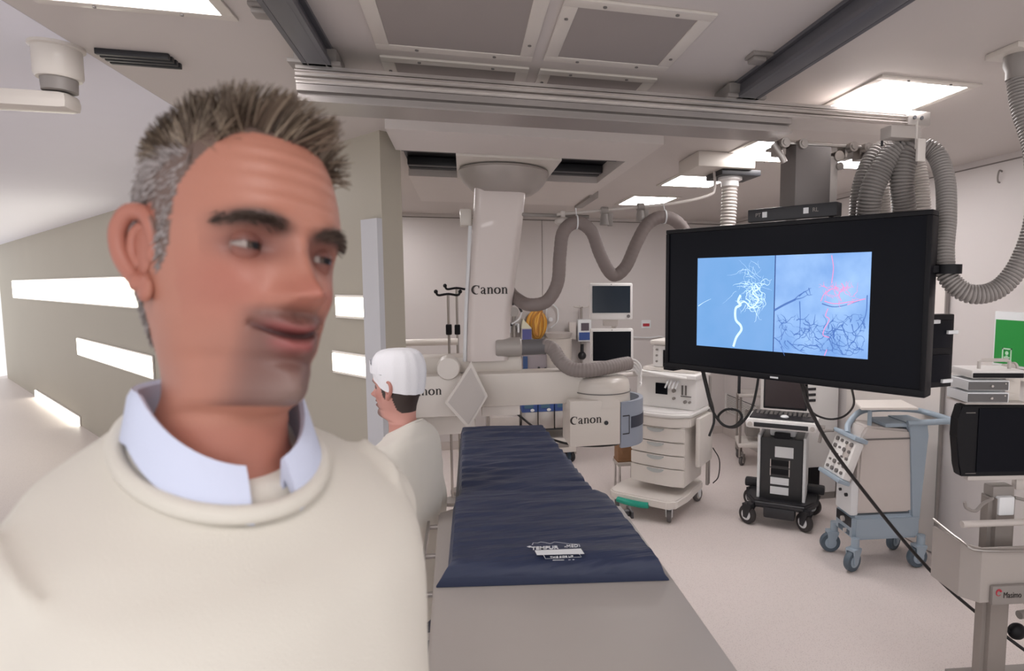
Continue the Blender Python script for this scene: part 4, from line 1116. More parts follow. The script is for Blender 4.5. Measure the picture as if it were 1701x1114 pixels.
# monitor on the cart
t = T('monitor', 'black curved-edge monitor mounted on the pole cart at the right edge', 'monitor', WY(1700, 737, 2.0), R(-10))
i_ = inv(t)
a, b_ = K2 = (i_ @ WY(1592, 676, 2.0), i_ @ WY(1602, 800, 2.0))
z1, z0 = a.z, b_.z + .012
xw = abs(a.x) - .042
edge = [(-xw, z1), (-xw - .012, z1 - .06), (-xw - .014, (z0 + z1) / 2 + .02), (-xw - .002, z0 + .05), (-xw + .012, z0)]
b = B().prism([(x, -.02, z) for x, z in edge] + [(xw, -.02, z0), (xw, -.02, z1)], (0, .05, 0)); bmesh.ops.bevel(b.bm, geom=list(b.bm.edges), offset=0.005, segments=2, affect='EDGES')
b.obj('case', M_BLACK, t)
B().b2(-xw + .075, xw - .02, -.024, -.018, z0 + .02, z1 - .015).obj('screen', M_GLOSS, t)
B().b2(-xw + .02, -xw + .06, -.0225, -.02, z1 - .035, z1 - .031).b2(-xw + .03, -xw + .075, -.0225, -.02, z0 + .012, z0 + .015).objs('printed_line', M_MIDGREY, t)
B().b2(-xw + .05, xw - .05, -.01, .02, z0 - .022, z0 - .002, .004).b2(-.02, .06, .0, .03, z0 - .07, z0 - .02, .004).obj('mount', M_HOSEL, t)
# shelf with stacked units
sh = T('equipment_shelf', 'cream equipment holder above the right-edge monitor holding the stacked grey units', 'holder', WY(1655, 668, 2.02), R(-14))
i_ = inv(sh)
B().b2(-.16, .1, -.05, .09, .0, .008, .002).b2(.02, .035, -.02, .09, .008, .125, .004).obj('bracket', M_HOSEL, sh)
B().prism([(.036, -.015, .095), (.08, -.015, .085), (.036, -.015, .075)], (0, .004, 0)).prism([(.036, -.015, .045), (.08, -.015, .035), (.036, -.015, .025)], (0, .004, 0)).b2(.03, .09, -.01, .0, .01, .12, .003).objs('side_plate', M_CREAM, sh)
for k, (z, lab) in enumerate(((.012, 'grey-fronted equipment unit, lower of two in the holder above the right-edge monitor'), (.062, 'grey-fronted equipment unit, upper of two right below the white handled unit'))):
    p = sh.location + Matrix.Rotation(R(-14), 3, 'Z') @ Vector((-.07, 0, z))
    u = T('equipment_unit', lab, 'device', p, R(-14), 'stacked equipment units')
    B().b2(-.095, .075, -.07, .08, 0, .042, .004).obj('case', M_PRINT, u)
    B().b2(-.093, .068, -.074, -.069, .003, .037, .002).obj('front', M('unit_front', (98, 96, 96), 0.45), u)
    B().cyl((.0, -.074, .02), (.0, -.08, .02), .005, n=12).cyl((.055, -.074, .03), (.055, -.077, .03), .003, n=8).obj('knob', M_HOSEL, u)
p = sh.location + Matrix.Rotation(R(-14), 3, 'Z') @ Vector((-.045, 0, .112))
u = T('handled_unit', 'white box unit with black front and carrying handle on top of the stacked units', 'device', p, R(-14))
B().b2(-.11, .11, -.075, .08, 0, .036, .01).obj('case', M_WHITE2, u)
B().b2(-.105, .1, -.079, -.074, .004, .024, .004).obj('front', M_BLACK, u)
B().tube([(-.055, -.03, .03), (-.055, -.03, .066), (-.045, -.03, .072), (.06, -.03, .072), (.07, -.03, .066), (.07, -.03, .03)], .0075, 10).obj('handle', M_HOSEL, u)
B().cyl((.1, .05, .028), (.14, .05, .028), .018).cyl((.14, .05, .028), (.148, .05, .028), .026).obj('connector', M_HOSEL, u)

# ================================================================ right wall: green sign, hook, rail
a, b_ = WX(1660, 530, XR), WX(1660, 602, XR)
c_ = WX(1722, 532, XR)
t = T('green_sign', 'green emergency panel in a white frame with a white outlined symbol on the right wall', 'sign', (XR - .001, (a.y + c_.y) / 2, (a.z + b_.z) / 2))
hw, hh = abs(a.y - c_.y) / 2, (a.z - b_.z) / 2
B().b2(-.02, 0, -hw - .012, hw + .012, -hh - .015, hh + .05, .003).obj('frame', M_PRINT, t)
B().b2(-.024, -.02, -hw, hw, -hh, hh).obj('face', M_GREEN, t)
sy0, sy1 = WX(1670, 590, XR).y - t.location.y, WX(1686, 590, XR).y - t.location.y
sz1, sz0 = WX(1670, 577, XR).z - t.location.z, WX(1670, 600, XR).z - t.location.z
sb = B()
for y0, y1, z0, z1 in ((sy0, sy0 - .008, sz0, sz1), (sy1 + .008, sy1, sz0, sz1), (sy0, sy1, sz1 - .008, sz1), (sy0, sy1, sz0, sz0 + .008)): sb.b2(-.026, -.024, min(y0, y1), max(y0, y1), z0, z1)
ym = (sy0 + sy1) / 2
sb.ball((-.025, ym, sz1 - .03), (.001, .012, .012)).b2(-.026, -.024, ym - .008, ym + .008, sz0 + .03, sz1 - .045).b2(-.026, -.024, ym - .02, ym + .02, sz1 - .062, sz1 - .052)
sb.obj('symbol', M('sign_pale', (190, 224, 196), 0.5), t)
a = WX(1664, 293, XR)
t = T('wall_hook', 'small grey hook on the right wall above the U-shaped hose', 'hook', a)
B().tube([(0, 0, .03), (-.02, 0, .035), (-.03, 0, .0), (-.015, .01, -.03), (0, .012, -.035)], .005, 8, 5).obj('hook_wire', M_GREY, t)
a = WX(1690, 622, XR)
t = T('wall_outlet_rail', 'white wall rail with round outlets below the green panel', 'rail', a)
B().b2(-.04, 0, -.35, .25, -.03, .03, .01).obj('rail', M_WHITE, t)
for y in (.16, 0.0): B().cyl((-.04, y, 0), (-.06, y, 0), .025).obj('outlet', M_HOSEL, t)

# ================================================================ back wall and far equipment
YW = YB - .001
def BW(x, y, d=0.0): return WY(x, y, YW - d)
a = BW(1073, 538)
t = T('red_sign', 'small white card with a red label on the back wall', 'sign', a)
B().box((0, -.004, 0), (.12, .008, .1), .002).obj('card', M_PRINT, t)
B().box((0, -.0095, -.01), (.085, .003, .035)).obj('red_label', M('label_red', (176, 40, 52), 0.5), t)
a = BW(1090, 568)
t = T('white_cable', 'white cable looping on the back wall below the red label', 'cable', a)
B().tube([(-.3, -.03, .07), (-.1, -.03, .06), (.06, -.03, .07), (.12, -.03, 0), (.06, -.03, -.06), (-.05, -.03, -.07)], .008, 8, 8).obj('cable_run', M_PRINT, t)
# bundle of yellow cable
a = BW(891, 535)
t = T('cable_coil', 'orange-yellow coiled cable bundle hanging on the back wall under the snaking hose', 'cable', a)
for k in range(9):
    B().tube([(.0 + k * .006, -.04 - k * .008, .15), (.1 - .018 * k, -.05 - .01 * k, .05), (.09 - .016 * k, -.05 - .01 * k, -.1), (.0, -.05 - .01 * k, -.2 + .008 * k), (-.1 + .012 * k, -.05 - .01 * k, -.08), (-.1 + .016 * k, -.05 - .01 * k, .06)], .013, 8, 6, closed=True).obj('cable_turn', (M('amber_cable', (216, 152, 52), 0.45, var=.15), M('pale_amber_cable', (232, 184, 92), .45, var=.1), M('brown_amber_cable', (186, 128, 58), .5, var=.1))[k % 3], t)
B().cyl((0, 0, .16), (0, -.1, .16), .01).obj('peg', M_GREY, t)
# wall rail
a, b_ = BW(872, 562), BW(1002, 564)
t = T('medical_rail', 'thin steel equipment rail along the back wall behind the C-arm', 'rail', (a.x, YW, a.z))
B().b2(0, b_.x - a.x, -.05, -.035, -.018, .018, .002).obj('bar', M_STEEL, t)
for x in (.08, .5, .9): B().cyl((x, 0, 0), (x, -.04, 0), .012).obj('standoff', M_GREY, t)
# suction regulator on the left of the coil
a = BW(853, 540)
t = T('suction_regulator', 'steel suction regulator with dark hose loop on the back wall left of the yellow cables', 'regulator', a)
B().cyl((0, -.05, -.25), (0, -.05, .0), .028).cyl((0, -.05, .0), (0, -.05, .14), .016).cyl((0, -.05, .16), (0, -.09, .16), .055).obj('body', M_STEEL, t)
B().tube([(-.03, -.08, .0), (-.07, -.08, .08), (-.06, -.09, .22), (.03, -.09, .25), (.09, -.09, .16)], .014, 8, 8).obj('dark_hose', M_DARK, t)
B().tube([(.09, -.09, .16), (.06, -.09, .08), (-.03, -.1, .02)], .009, 8, 6).b2(-.06, -.04, -.09, -.03, -.08, .02).b2(.04, .06, -.09, -.03, -.08, .02).b2(-.06, .06, 0 - .051, 0, -.02, .02).objs('fitting', M_PRINT, t)
# blue/violet canister
a = BW(874, 553, .05)
t = T('blue_canister', 'blue-fronted canister with pale sloping top left of the yellow cables', 'canister', a)
B().b2(-.06, .06, -.06, .05, -.14, .06, .006).obj('case', M_HOSEL, t)
B().b2(-.05, .055, -.064, -.06, -.12, .05).obj('blue_front', M('violet_blue', (88, 92, 150), 0.4), t)
B().prism([(-.06, -.06, .06), (.06, -.06, .06), (-.04, -.06, .17)], (0, .11, 0)).obj('sloped_top', M('pale_yellow', (222, 220, 196), 0.5), t)
a = BW(914, 530)
t = T('tubing_loop', 'pale clear tubing loop on the back wall right of the yellow cables', 'tubing', a)
B().tube([(-.05, -.03, -.2), (-.05, -.03, .1), (.0, -.04, .18), (.08, -.04, .12), (.08, -.04, -.02), (.0, -.04, -.1)], .008, 8, 8).cyl((.0, 0, .0), (0, -.05, 0), .025).obj('tube', M_PRINT, t)
# pale funnel-shaped bin under the rail
a = WY(925, 600, 6.6)
t = T('waste_bin', 'pale round bin standing behind the taupe conduit under the wall rail', 'bin', (a.x + .04, 6.7, 0))
B().lathe([(.02, 0), (.12, 0), (.15, 1.28), (.16, 1.3), (.15, 1.3), (.02, 1.28)], (0, 0, 0), 'Z', 36).obj('drum', M_CREAM, t)
B().lathe([(.02, 1.3), (.13, 1.3), (.16, 1.36), (.02, 1.36)], (0, 0, 0), 'Z', 36).obj('lid', M_HOSEL, t)
# infusion stand with pump
YI = YB - .09
a = WY(966, 564, YI)
t = T('infusion_pole', 'short steel infusion pole with cross hooks and pump, left of the patient monitors', 'infusion pole', (a.x, YI, 0))
i_ = inv(t)
zt = WY(966, 510, YI).z
B().cyl((0, 0, WY(966, 612, YI).z), (0, 0, zt), .014).obj('pole', M_STEEL, t)
B().tube([(-.09, 0, zt + .015), (-.07, 0, zt), (.07, 0, zt), (.09, 0, zt + .015)], .007, 8, 4).tube([(0, -.09, zt + .015), (0, -.07, zt), (0, .07, zt), (0, .09, zt + .015)], .007, 8, 4).objs('hook', M_HOSEL, t)
pz_ = WY(966, 548, YI).z
pu = B().b2(-.06, .1, -.1, .0, pz_ - .13, pz_ + .13, .012).obj('pump', M_PRINT, t)
B().b2(-.025, .07, -.104, -.1, pz_ + .0, pz_ + .09).obj('pump_screen', M('screen_mauve', (92, 82, 92), 0.3), pu)
B().b2(-.05, .09, -.106, -.1, pz_ - .11, pz_ - .02).obj('blue_panel', M_NAVY, pu)
B().ball((0, -.03, WY(966, 590, YI).z), .05).cyl((0, -.03, WY(966, 590, YI).z), (0, -.03, WY(966, 575, YI).z + .03), .02).obj('clamp_knob', M_DARK, t)
B().b2(-.16, -.08, -.08, .0, pz_ - .1, pz_ + .1, .008).obj('side_holder', M_HOSEL, t)
# trolley with blue printed bins
a, b_ = WY(866, 668, 6.1), WY(948, 684, 6.1)
t = T('bin_trolley', 'steel trolley with blue-labelled clear storage bins behind the mattress\'s far end', 'trolley', ((a.x + b_.x) / 2 - .1, 6.1, 0))
i_ = inv(t); w0, w1 = a.x - t.location.x, b_.x - t.location.x
zz = WY(900, 745, 6.1).z
B().b2(w0 - .35, w1 + .06, 0, .4, zz - .06, zz + .1, .012).obj('body', M_WHITE, t)
B().b2(w0 + .3, w0 + .5, -.006, 0, zz + .0, zz + .05, .003).obj('label_holder', M_GREY, t)
zs0, zs1 = WY(900, 712, 6.1).z, WY(900, 668, 6.1).z
B().b2(w0 - .35, w1 + .04, 0, .38, zs0 - .02, zs0, .004).obj('shelf', M_DARK, t)
bw = (w1 - w0) / 3
for k in range(3):
    x0 = w0 + k * bw
    bi = B().b2(x0 + .004, x0 + bw - .004, 0, .3, zs0, zs1 - .1, .006).obj('bin', M_STEEL, t)
    lb_ = B().b2(x0 + .004, x0 + bw - .004, -.004, .28, zs1 - .1, zs1, .004).obj('bin_label', M_NAVY, bi)
    B().b2(x0 + .03, x0 + bw - .05, -.008, -.004, zs1 - .06, zs1 - .015).obj('label_window', M('window_slate', (66, 104, 130), 0.4), bi)
    B().ball((x0 + bw - .06, -.006, zs1 - .08), (.022, .003, .016), 12).obj('label_spot', M_PRINT, bi)
B().b2(w0 - .35, w0 - .02, .02, .3, zs0, zs0 + .14, .01).obj('side_tray', M_HOSEL, t)
pp = B()
for x in (w0 - .34, w1 + .05):
    for y in (.02, .36): pp.cyl((x, y, .1), (x, y, zs1), .014)
pp.objs('post', M_STEEL, t)
for x in (w0 - .3, w1 + .02):
    for y in (.04, .34): caster(t, x, y, .065, M('petrol_castor', (60, 84, 104), .45), M_DARK, M_BLUEDK, R(25), .17, .03)
# second device with blue side
a = WY(898, 610, YB - .27)
t = T('wall_unit', 'grey wall device with a blue edge and sockets, seen just above the C-arm\'s housing', 'device', (a.x, YB - .27, 0))
i_ = inv(t); z1, z0 = WY(880, 590, YB - .27).z, WY(880, 624, YB - .27).z
x0, x1 = (i_ @ WY(869, 600, YB - .27)).x, (i_ @ WY(912, 600, YB - .27)).x
B().b2(x0, x1, 0, .25, z0 - .12, z1, .008).obj('case', M('mauve_grey', (150, 142, 146), 0.5), t)
B().b2(x0 - .002, x0 + .05, -.008, 0, z0 - .1, z1 - .01).obj('blue_edge', M('petrol_blue', (54, 84, 130), 0.45), t)
k_ = B()
for x, z in ((.6, .03), (.72, -.02), (.85, .02)): k_.cyl((x0 + (x1 - x0) * x, 0, z0 + .06 + z), (x0 + (x1 - x0) * x, -.02, z0 + .06 + z), .014, n=12)
k_.objs('socket', M_DARK, t)
B().b2(x0 + .05, x1 - .05, .25, .268, z0 - .08, z1 - .03).obj('wall_plate', M_GREY, t)
# drip stand hooks at the left of the column
for k, (x, y0, lab) in enumerate(((749, 490, 'slim black-hooked stand pole, nearer the man of the two left of the C-arm column'), (763, 480, 'slim black-hooked stand pole right beside the C-arm column'))):
    a = WY(x, 700, 5.2 + k * .25)
    t = T('hook_stand', lab, 'stand', (a.x, a.y, 0), 0, 'hooked stand poles')
    zt = WY(x, y0, a.y).z
    B().cyl((0, 0, .05), (0, 0, zt), .011).obj('pole', M_STEEL, t)
    B().tube([(-.1, 0, zt + .03), (-.08, 0, zt), (0, 0, zt + .01), (.08, 0, zt), (.1, 0, zt + .03)], .01, 8, 5).ball((-.1, 0, zt + .03), .018, 10).ball((.1, 0, zt + .03), .018, 10).obj('hooks', M_BLACK, t)
    zc_ = WY(x, 548, a.y).z
    B().b2(-.025, .025, -.03, .03, zc_ - .04, zc_ + .05, .01).obj('clamp', M_BLACK, t)
    B().lathe([(.01, 0), (.09, 0), (.09, .03), (.03, .05), (.01, .05)], (0, 0, 0), 'Z', 28).obj('foot', M_GREY, t)
a = WY(748, 572, 5.1)
t = T('grab_bar', 'white horizontal bar between the hooked stands and the man', 'bar', (a.x, 5.35, a.z))
B().cyl((-.4, 0, 0), (.06, 0, 0), .03).obj('bar_tube', M_WHITE, t)
# wooden block behind the grey bumper
p = WZ(1038, 770, 0)
q = WY(1036, 748, 5.2)
t = T('wooden_box', 'small brown wooden box on a steel stool behind the grey bumper, left of the drawers', 'box', (q.x, 5.2, q.z - .09))
B().b2(-.07, .08, -.06, .08, 0, .17, .006).obj('box_body', M('brown_wood', (150, 112, 80), 0.55, var=.15, scale=14), t)
B().b2(-.075, .085, -.065, .085, .0, .02, .003).obj('plinth', M('brown_wood'), t)
zs_ = q.z - .09
t = T('steel_stool', 'low steel stand under the brown wooden box beside the drawers', 'stand', (q.x + .02, 5.2, 0))
B().b2(-.1, .1, -.1, .1, zs_ - .03, zs_, .006).obj('top', M_HOSEL, t)
for x in (-.08, .08):
    for y in (-.08, .08): B().cyl((x, y, 0), (x, y, zs_ - .03), .012).obj('leg', M_CHROME, t)
# trolley behind the ultrasound
p = WZ(1240, 778, 0)
t = T('steel_trolley', 'small steel trolley half hidden behind the left side of the ultrasound machine', 'trolley', (p.x + .22, p.y + .15, 0), R(-20))
B().b2(-.24, .24, -.16, .2, .2, .25, .02).obj('lower_shelf', M_WHITE, t)
B().b2(-.24, .24, -.16, .2, .74, .77, .008).obj('upper_shelf', M_HOSEL, t)
pp = B()
for x in (-.22, .22):
    for y in (-.14, .18): pp.cyl((x, y, .1), (x, y, .76), .013)
pp.objs('post', M_STEEL, t)
B().b2(-.15, .0, -.08, .1, .3, .56, .02).obj('pump_box', M_GREY, t)
B().tube([(-.23, -.1, .95), (-.25, -.1, 1.02), (-.12, -.1, 1.03), (-.1, -.1, .98)], .02, 10, 5).b2(-.25, -.22, -.12, -.08, .77, .97, .006).objs('dark_grip', M_DARK, t)
for x in (-.2, .2):
    for y in (-.12, .16): caster(t, x, y, .055, M_GREY, M_TYREG, M_HOSEL, R(-30), .15, .025)
# white cabinet right of the ultrasound
p = WY(1350, 700, 4.75)
t = T('white_cabinet', 'white cabinet with dark vent slots against the right wall behind the ultrasound machine', 'cabinet', (XR - .2, 4.9, 0))
B().b2(-.18, .17, -.36, .4, .06, 1.18, .01).obj('body', M_WHITE2, t)
sl = B()
for z in (.9, .95, 1.0): sl.b2(-.186, -.178, -.33, -.22, z - .012, z + .012, .004)
for z in (.9, .95, 1.0): sl.b2(-.16, -.06, -.366, -.358, z - .012, z + .012, .004)
sl.objs('vent_slot', M_DARK, t)
B().b2(-.17, .0, -.368, -.358, .12, .3, .004).obj('dark_panel', M_BLACK, t)
B().b2(-.17, .17, -.35, .39, 0, .06).obj('plinth', M_GREY, t)

# ================================================================ cables
def cable(lab, pts, r, name='cable', mat=None):
    o = B().tube(pts, r, 10, 10).obj(name, mat or M_CABLE); o['label'] = lab; o['category'] = 'cable'; return o
cable('thick straight black cable running from the large monitor down past the pole cart', [WD(1320, 600, 2.42), WD(1333, 640, 2.42), WD(1342, 672, 2.5), WD(1380, 742, 2.62), WD(1440, 822, 2.75), WD(1510, 908, 2.85), WD(1570, 972, 2.9), WD(1628, 1022, 2.95), WD(1700, 1078, 2.9), WZ(1780, 1130, .012)], 0.0085)
cable('thin black cable looping once below the lower left of the large monitor', [WD(1165, 610, 2.75), WD(1172, 640, 2.75), WD(1183, 680, 2.75), WD(1200, 704, 2.74), WD(1218, 708, 2.7), WD(1232, 695, 2.7), WD(1226, 682, 2.72), WD(1206, 680, 2.76), WD(1193, 692, 2.78), WD(1202, 706, 2.78), WD(1224, 708, 2.76), WD(1246, 684, 2.74), WD(1256, 650, 2.72), WD(1262, 610, 2.7)], 0.006)
cable('black cable tail hanging straight down beside the anaesthesia machine', [WD(1168, 612, 2.74), WD(1178, 655, 2.8), WD(1184, 676, 2.9), WD(1186, 700, 2.9), WD(1178, 724, 2.9)], 0.006)
cable('thin dark cable sagging below the right half of the large monitor', [WD(1340, 640, 2.4), WD(1346, 680, 2.55), WD(1372, 695, 2.55), WD(1400, 692, 2.5), WD(1418, 672, 2.4), WD(1414, 640, 2.3)], 0.0045)
cable('thin black cable drooping from the C-arm to the lettered block behind the mattress', [WY(858, 686, 4.4), WY(880, 704, 4.4), WY(910, 726, 4.3), WY(950, 738, 4.2), WY(1000, 740, 4.1), WY(1035, 732, 3.9), WY(1045, 700, 3.7)], 0.009)
# blue castor showing at the far lower left
p = WZ(160, 1016, 0)
# ================================================================ people
def smooth_tab(tab):
    zs = np.array([a for a, _ in tab][::-1]); vs = np.array([b for _, b in tab][::-1])
    # monotone cubic (Fritsch-Carlson) through the table
    h = np.diff(zs); d = np.diff(vs) / h
    m = np.zeros_like(vs); m[0], m[-1] = d[0], d[-1]
    for i in range(1, len(vs) - 1):
        if d[i - 1] * d[i] > 0:
            w1, w2 = 2 * h[i] + h[i - 1], h[i] + 2 * h[i - 1]
            m[i] = (w1 + w2) / (w1 / d[i - 1] + w2 / d[i])
    def f(z):
        z = min(max(z, zs[0]), zs[-1]); i = min(len(h) - 1, max(0, int(np.searchsorted(zs, z) - 1)))
        t = (z - zs[i]) / h[i]
        return ((2 * t ** 3 - 3 * t ** 2 + 1) * vs[i] + (t ** 3 - 2 * t ** 2 + t) * h[i] * m[i] + (-2 * t ** 3 + 3 * t ** 2) * vs[i + 1] + (t ** 3 - t ** 2) * h[i] * m[i + 1])
    return f
yF = smooth_tab([(.1175, -.012), (.1145, .022), (.108, .043), (.098, .060), (.085, .074), (.065, .086), (.045, .0925), (.028, .096), (.018, .0965), (.006, .090), (-.005, .087), (-.02, .087), (-.035, .088), (-.046, .0885), (-.056, .0915), (-.064, .0915), (-.074, .091), (-.084, .086), (-.094, .089), (-.104, .0885), (-.112, .083), (-.118, .068), (-.122, .052), (-.126, .040), (-.135, .032), (-.15, .032), (-.165, .045), (-.19, .066), (-.23, .09), (-.3, .108), (-.42, .11), (-.55, .105), (-.68, .11), (-.80, .105), (-.88, .08), (-.95, .04)])
yB = smooth_tab([(.1175, -.014), (.1145, -.045), (.108, -.062), (.098, -.077), (.085, -.088), (.065, -.098), (.04, -.103), (.01, -.102), (-.02, -.094), (-.05, -.082), (-.08, -.074), (-.12, -.072), (-.15, -.085), (-.18, -.105), (-.25, -.132), (-.32, -.138), (-.42, -.13), (-.55, -.10), (-.68, -.09), (-.8, -.125), (-.88, -.13), (-.95, -.06)])
wX = smooth_tab([(.1175, .002), (.1145, .028), (.108, .042), (.098, .054), (.085, .064), (.065, .072), (.04, .0765), (.015, .077), (-.01, .0755), (-.03, .073), (-.05, .068), (-.07, .062), (-.09, .0555), (-.105, .053), (-.12, .0525), (-.14, .055), (-.155, .07), (-.17, .1), (-.185, .135), (-.205, .152), (-.24, .166), (-.31, .168), (-.4, .162), (-.55, .155), (-.68, .155), (-.8, .17), (-.88, .172), (-.95, .1)])
kT = smooth_tab([(.1175, .1), (.06, .12), (.02, .1), (-.02, .15), (-.05, .27), (-.08, .42), (-.1, .5), (-.118, .54), (-.13, .1), (-.2, .0), (-.95, .0)])
def slice_pt(z, a, off=0.0):
    """a = 0 to the front, growing towards the person's right (+x)"""
    f, b_, w, k = yF(z) + off, yB(z) - off, wX(z) + off, kT(z)
    n = 2.3 if z > -.13 else 2.4
    c, s_ = math.cos(a), math.sin(a)
    yc, hy = (f + b_) / 2, (f - b_) / 2
    sx = math.copysign(abs(s_) ** (2 / n), s_); cy = math.copysign(abs(c) ** (2 / n), c)
    x = w * sx; y = yc + hy * cy
    if cy > 0: x *= 1 - k * cy ** 1.5
    return x, y, z
def G(x, z, cx, cz, sx, sz): return math.exp(-((x - cx) / sx) ** 2 - ((z - cz) / sz) ** 2)
def face(x, y, z):
    """moulds the face into the front of the head"""
    if z < -.128 or y < .02: return x, y, z
    fm = min(1, max(0, (y - .02) / .04)); dy = 0; ax = abs(x)
    # nose: ridge, tip, wings, under-cut
    t = min(1, max(0, (.012 - z) / .048))
    if z > -.049:
        fade = 1 if z > -.038 else max(0, 1 - (-.038 - z) / .009)
        up = 1 if z < .004 else max(0, 1 - (z - .004) / .018)
        dy += (.004 + .024 * t ** 1.15) * math.exp(-(x / (.0085 + .0075 * t)) ** 2) * fade * up
    dy += .007 * G(x, z, 0, -.033, .010, .009)
    dy += .0095 * (G(x, z, .0145, -.039, .0065, .0075) + G(x, z, -.0145, -.039, .0065, .0075))
    # brows, sockets, cheeks
    dy += .0045 * (G(x, z, .030, .019, .020, .007) + G(x, z, -.030, .019, .020, .007))
    dy -= .0115 * (G(x, z, .033, -.001, .0165, .0115) + G(x, z, -.033, -.001, .0165, .0115))
    dy -= .003 * (G(x, z, .016, .002, .007, .012) + G(x, z, -.016, .002, .007, .012))
    dy += .0055 * (G(x, z, .043, -.031, .016, .014) + G(x, z, -.043, -.031, .016, .014))
    dy -= .004 * (G(x, z, .046, -.062, .014, .018) + G(x, z, -.046, -.062, .014, .018))
    # folds from the nose wings past the smiling mouth
    for q in np.linspace(0, 1, 9):
        fx, fz = .0195 + .017 * q ** .8, -.041 - .036 * q
        dy -= .00075 * G(ax, z, fx, fz, .0045, .006)
        dy += .0006 * G(ax, z, fx + .009, fz + .001, .006, .007)
    # mouth, slightly open smile rising at the corners
    zc_ = -.0655 + .0075 * (ax / .028) ** 2
    dy += .0050 * math.exp(-((z - zc_ - .0065) / .0050) ** 2 - (x / .021) ** 4)
    dy += .0058 * math.exp(-((z - zc_ + .0085) / .0060) ** 2 - (x / .018) ** 4)
    dy -= .0085 * math.exp(-((z - zc_) / .0028) ** 2 - (x / .0300) ** 6)
    dy -= .003 * G(ax, z, .030, -.059, .005, .005)
    dy -= .002 * G(x, z, 0, -.052, .004, .005)
    dy += .004 * G(x, z, 0, -.102, .014, .010)
    dy -= .003 * G(x, z, 0, -.084, .018, .005)
    # forehead furrows
    if .03 < z < .075: dy += .0007 * math.sin((z - .03) / .0125 * 2 * math.pi) * math.exp(-(x / .045) ** 4)
    return x, y + dy * fm, z
def lid_mesh(vs, fs, cx, cy, cz, r, z0, z1, nA=18, nB=8):
    base = len(vs)
    for j in range(nB + 1):
        el = z0 + (z1 - z0) * j / nB
        for i in range(nA + 1):
            az = R(-78 + 156 * i / nA)
            shape = math.cos(az) ** 0.55
            e = el if j else el * shape
            vs.append((cx + r * math.sin(az) * math.cos(e), cy + r * math.cos(az) * math.cos(e), cz + r * math.sin(e)))
    for j in range(nB):
        for i in range(nA):
            a = base + j * (nA + 1) + i; fs.append((a, a + 1, a + nA + 2, a + nA + 1))
def tube_raw(vs, fs, pts, rad, n=12):
    b = B(); b.tube(pts, rad, n, 5)
    base = len(vs)
    b.bm.verts.ensure_lookup_table(); b.bm.verts.index_update()
    for v in b.bm.verts: vs.append(tuple(v.co))
    for f in b.bm.faces: fs.append(tuple(base + v.index for v in f.verts))
    b.bm.free()
SKIN, SKIN2, LIP, STUB, SCALP, BROW = (174, 118, 100), (160, 92, 80), (142, 78, 76), (104, 72, 66), (92, 80, 74), (54, 38, 34)
def mixc(a, b_, t): t = max(0, min(1, t)); return tuple(x + (y - x) * t for x, y in zip(a, b_))
def hairline(y):
    return float(np.interp(y, [-.11, -.06, -.03, -.022, -.012, .004, .012, .022, .034, .048, .062, .1], [-.085, -.08, -.06, -.03, .028, .030, -.022, -.010, .040, .064, .083, .086]))
def shear(x, y, z):
    """the neck opening drops towards the front"""
    f = max(0, min(1, (z + .26) / .10)) * max(0, min(1, (-.132 - z) / .012)); return (x, y, z - .42 * (y + .03) * f)
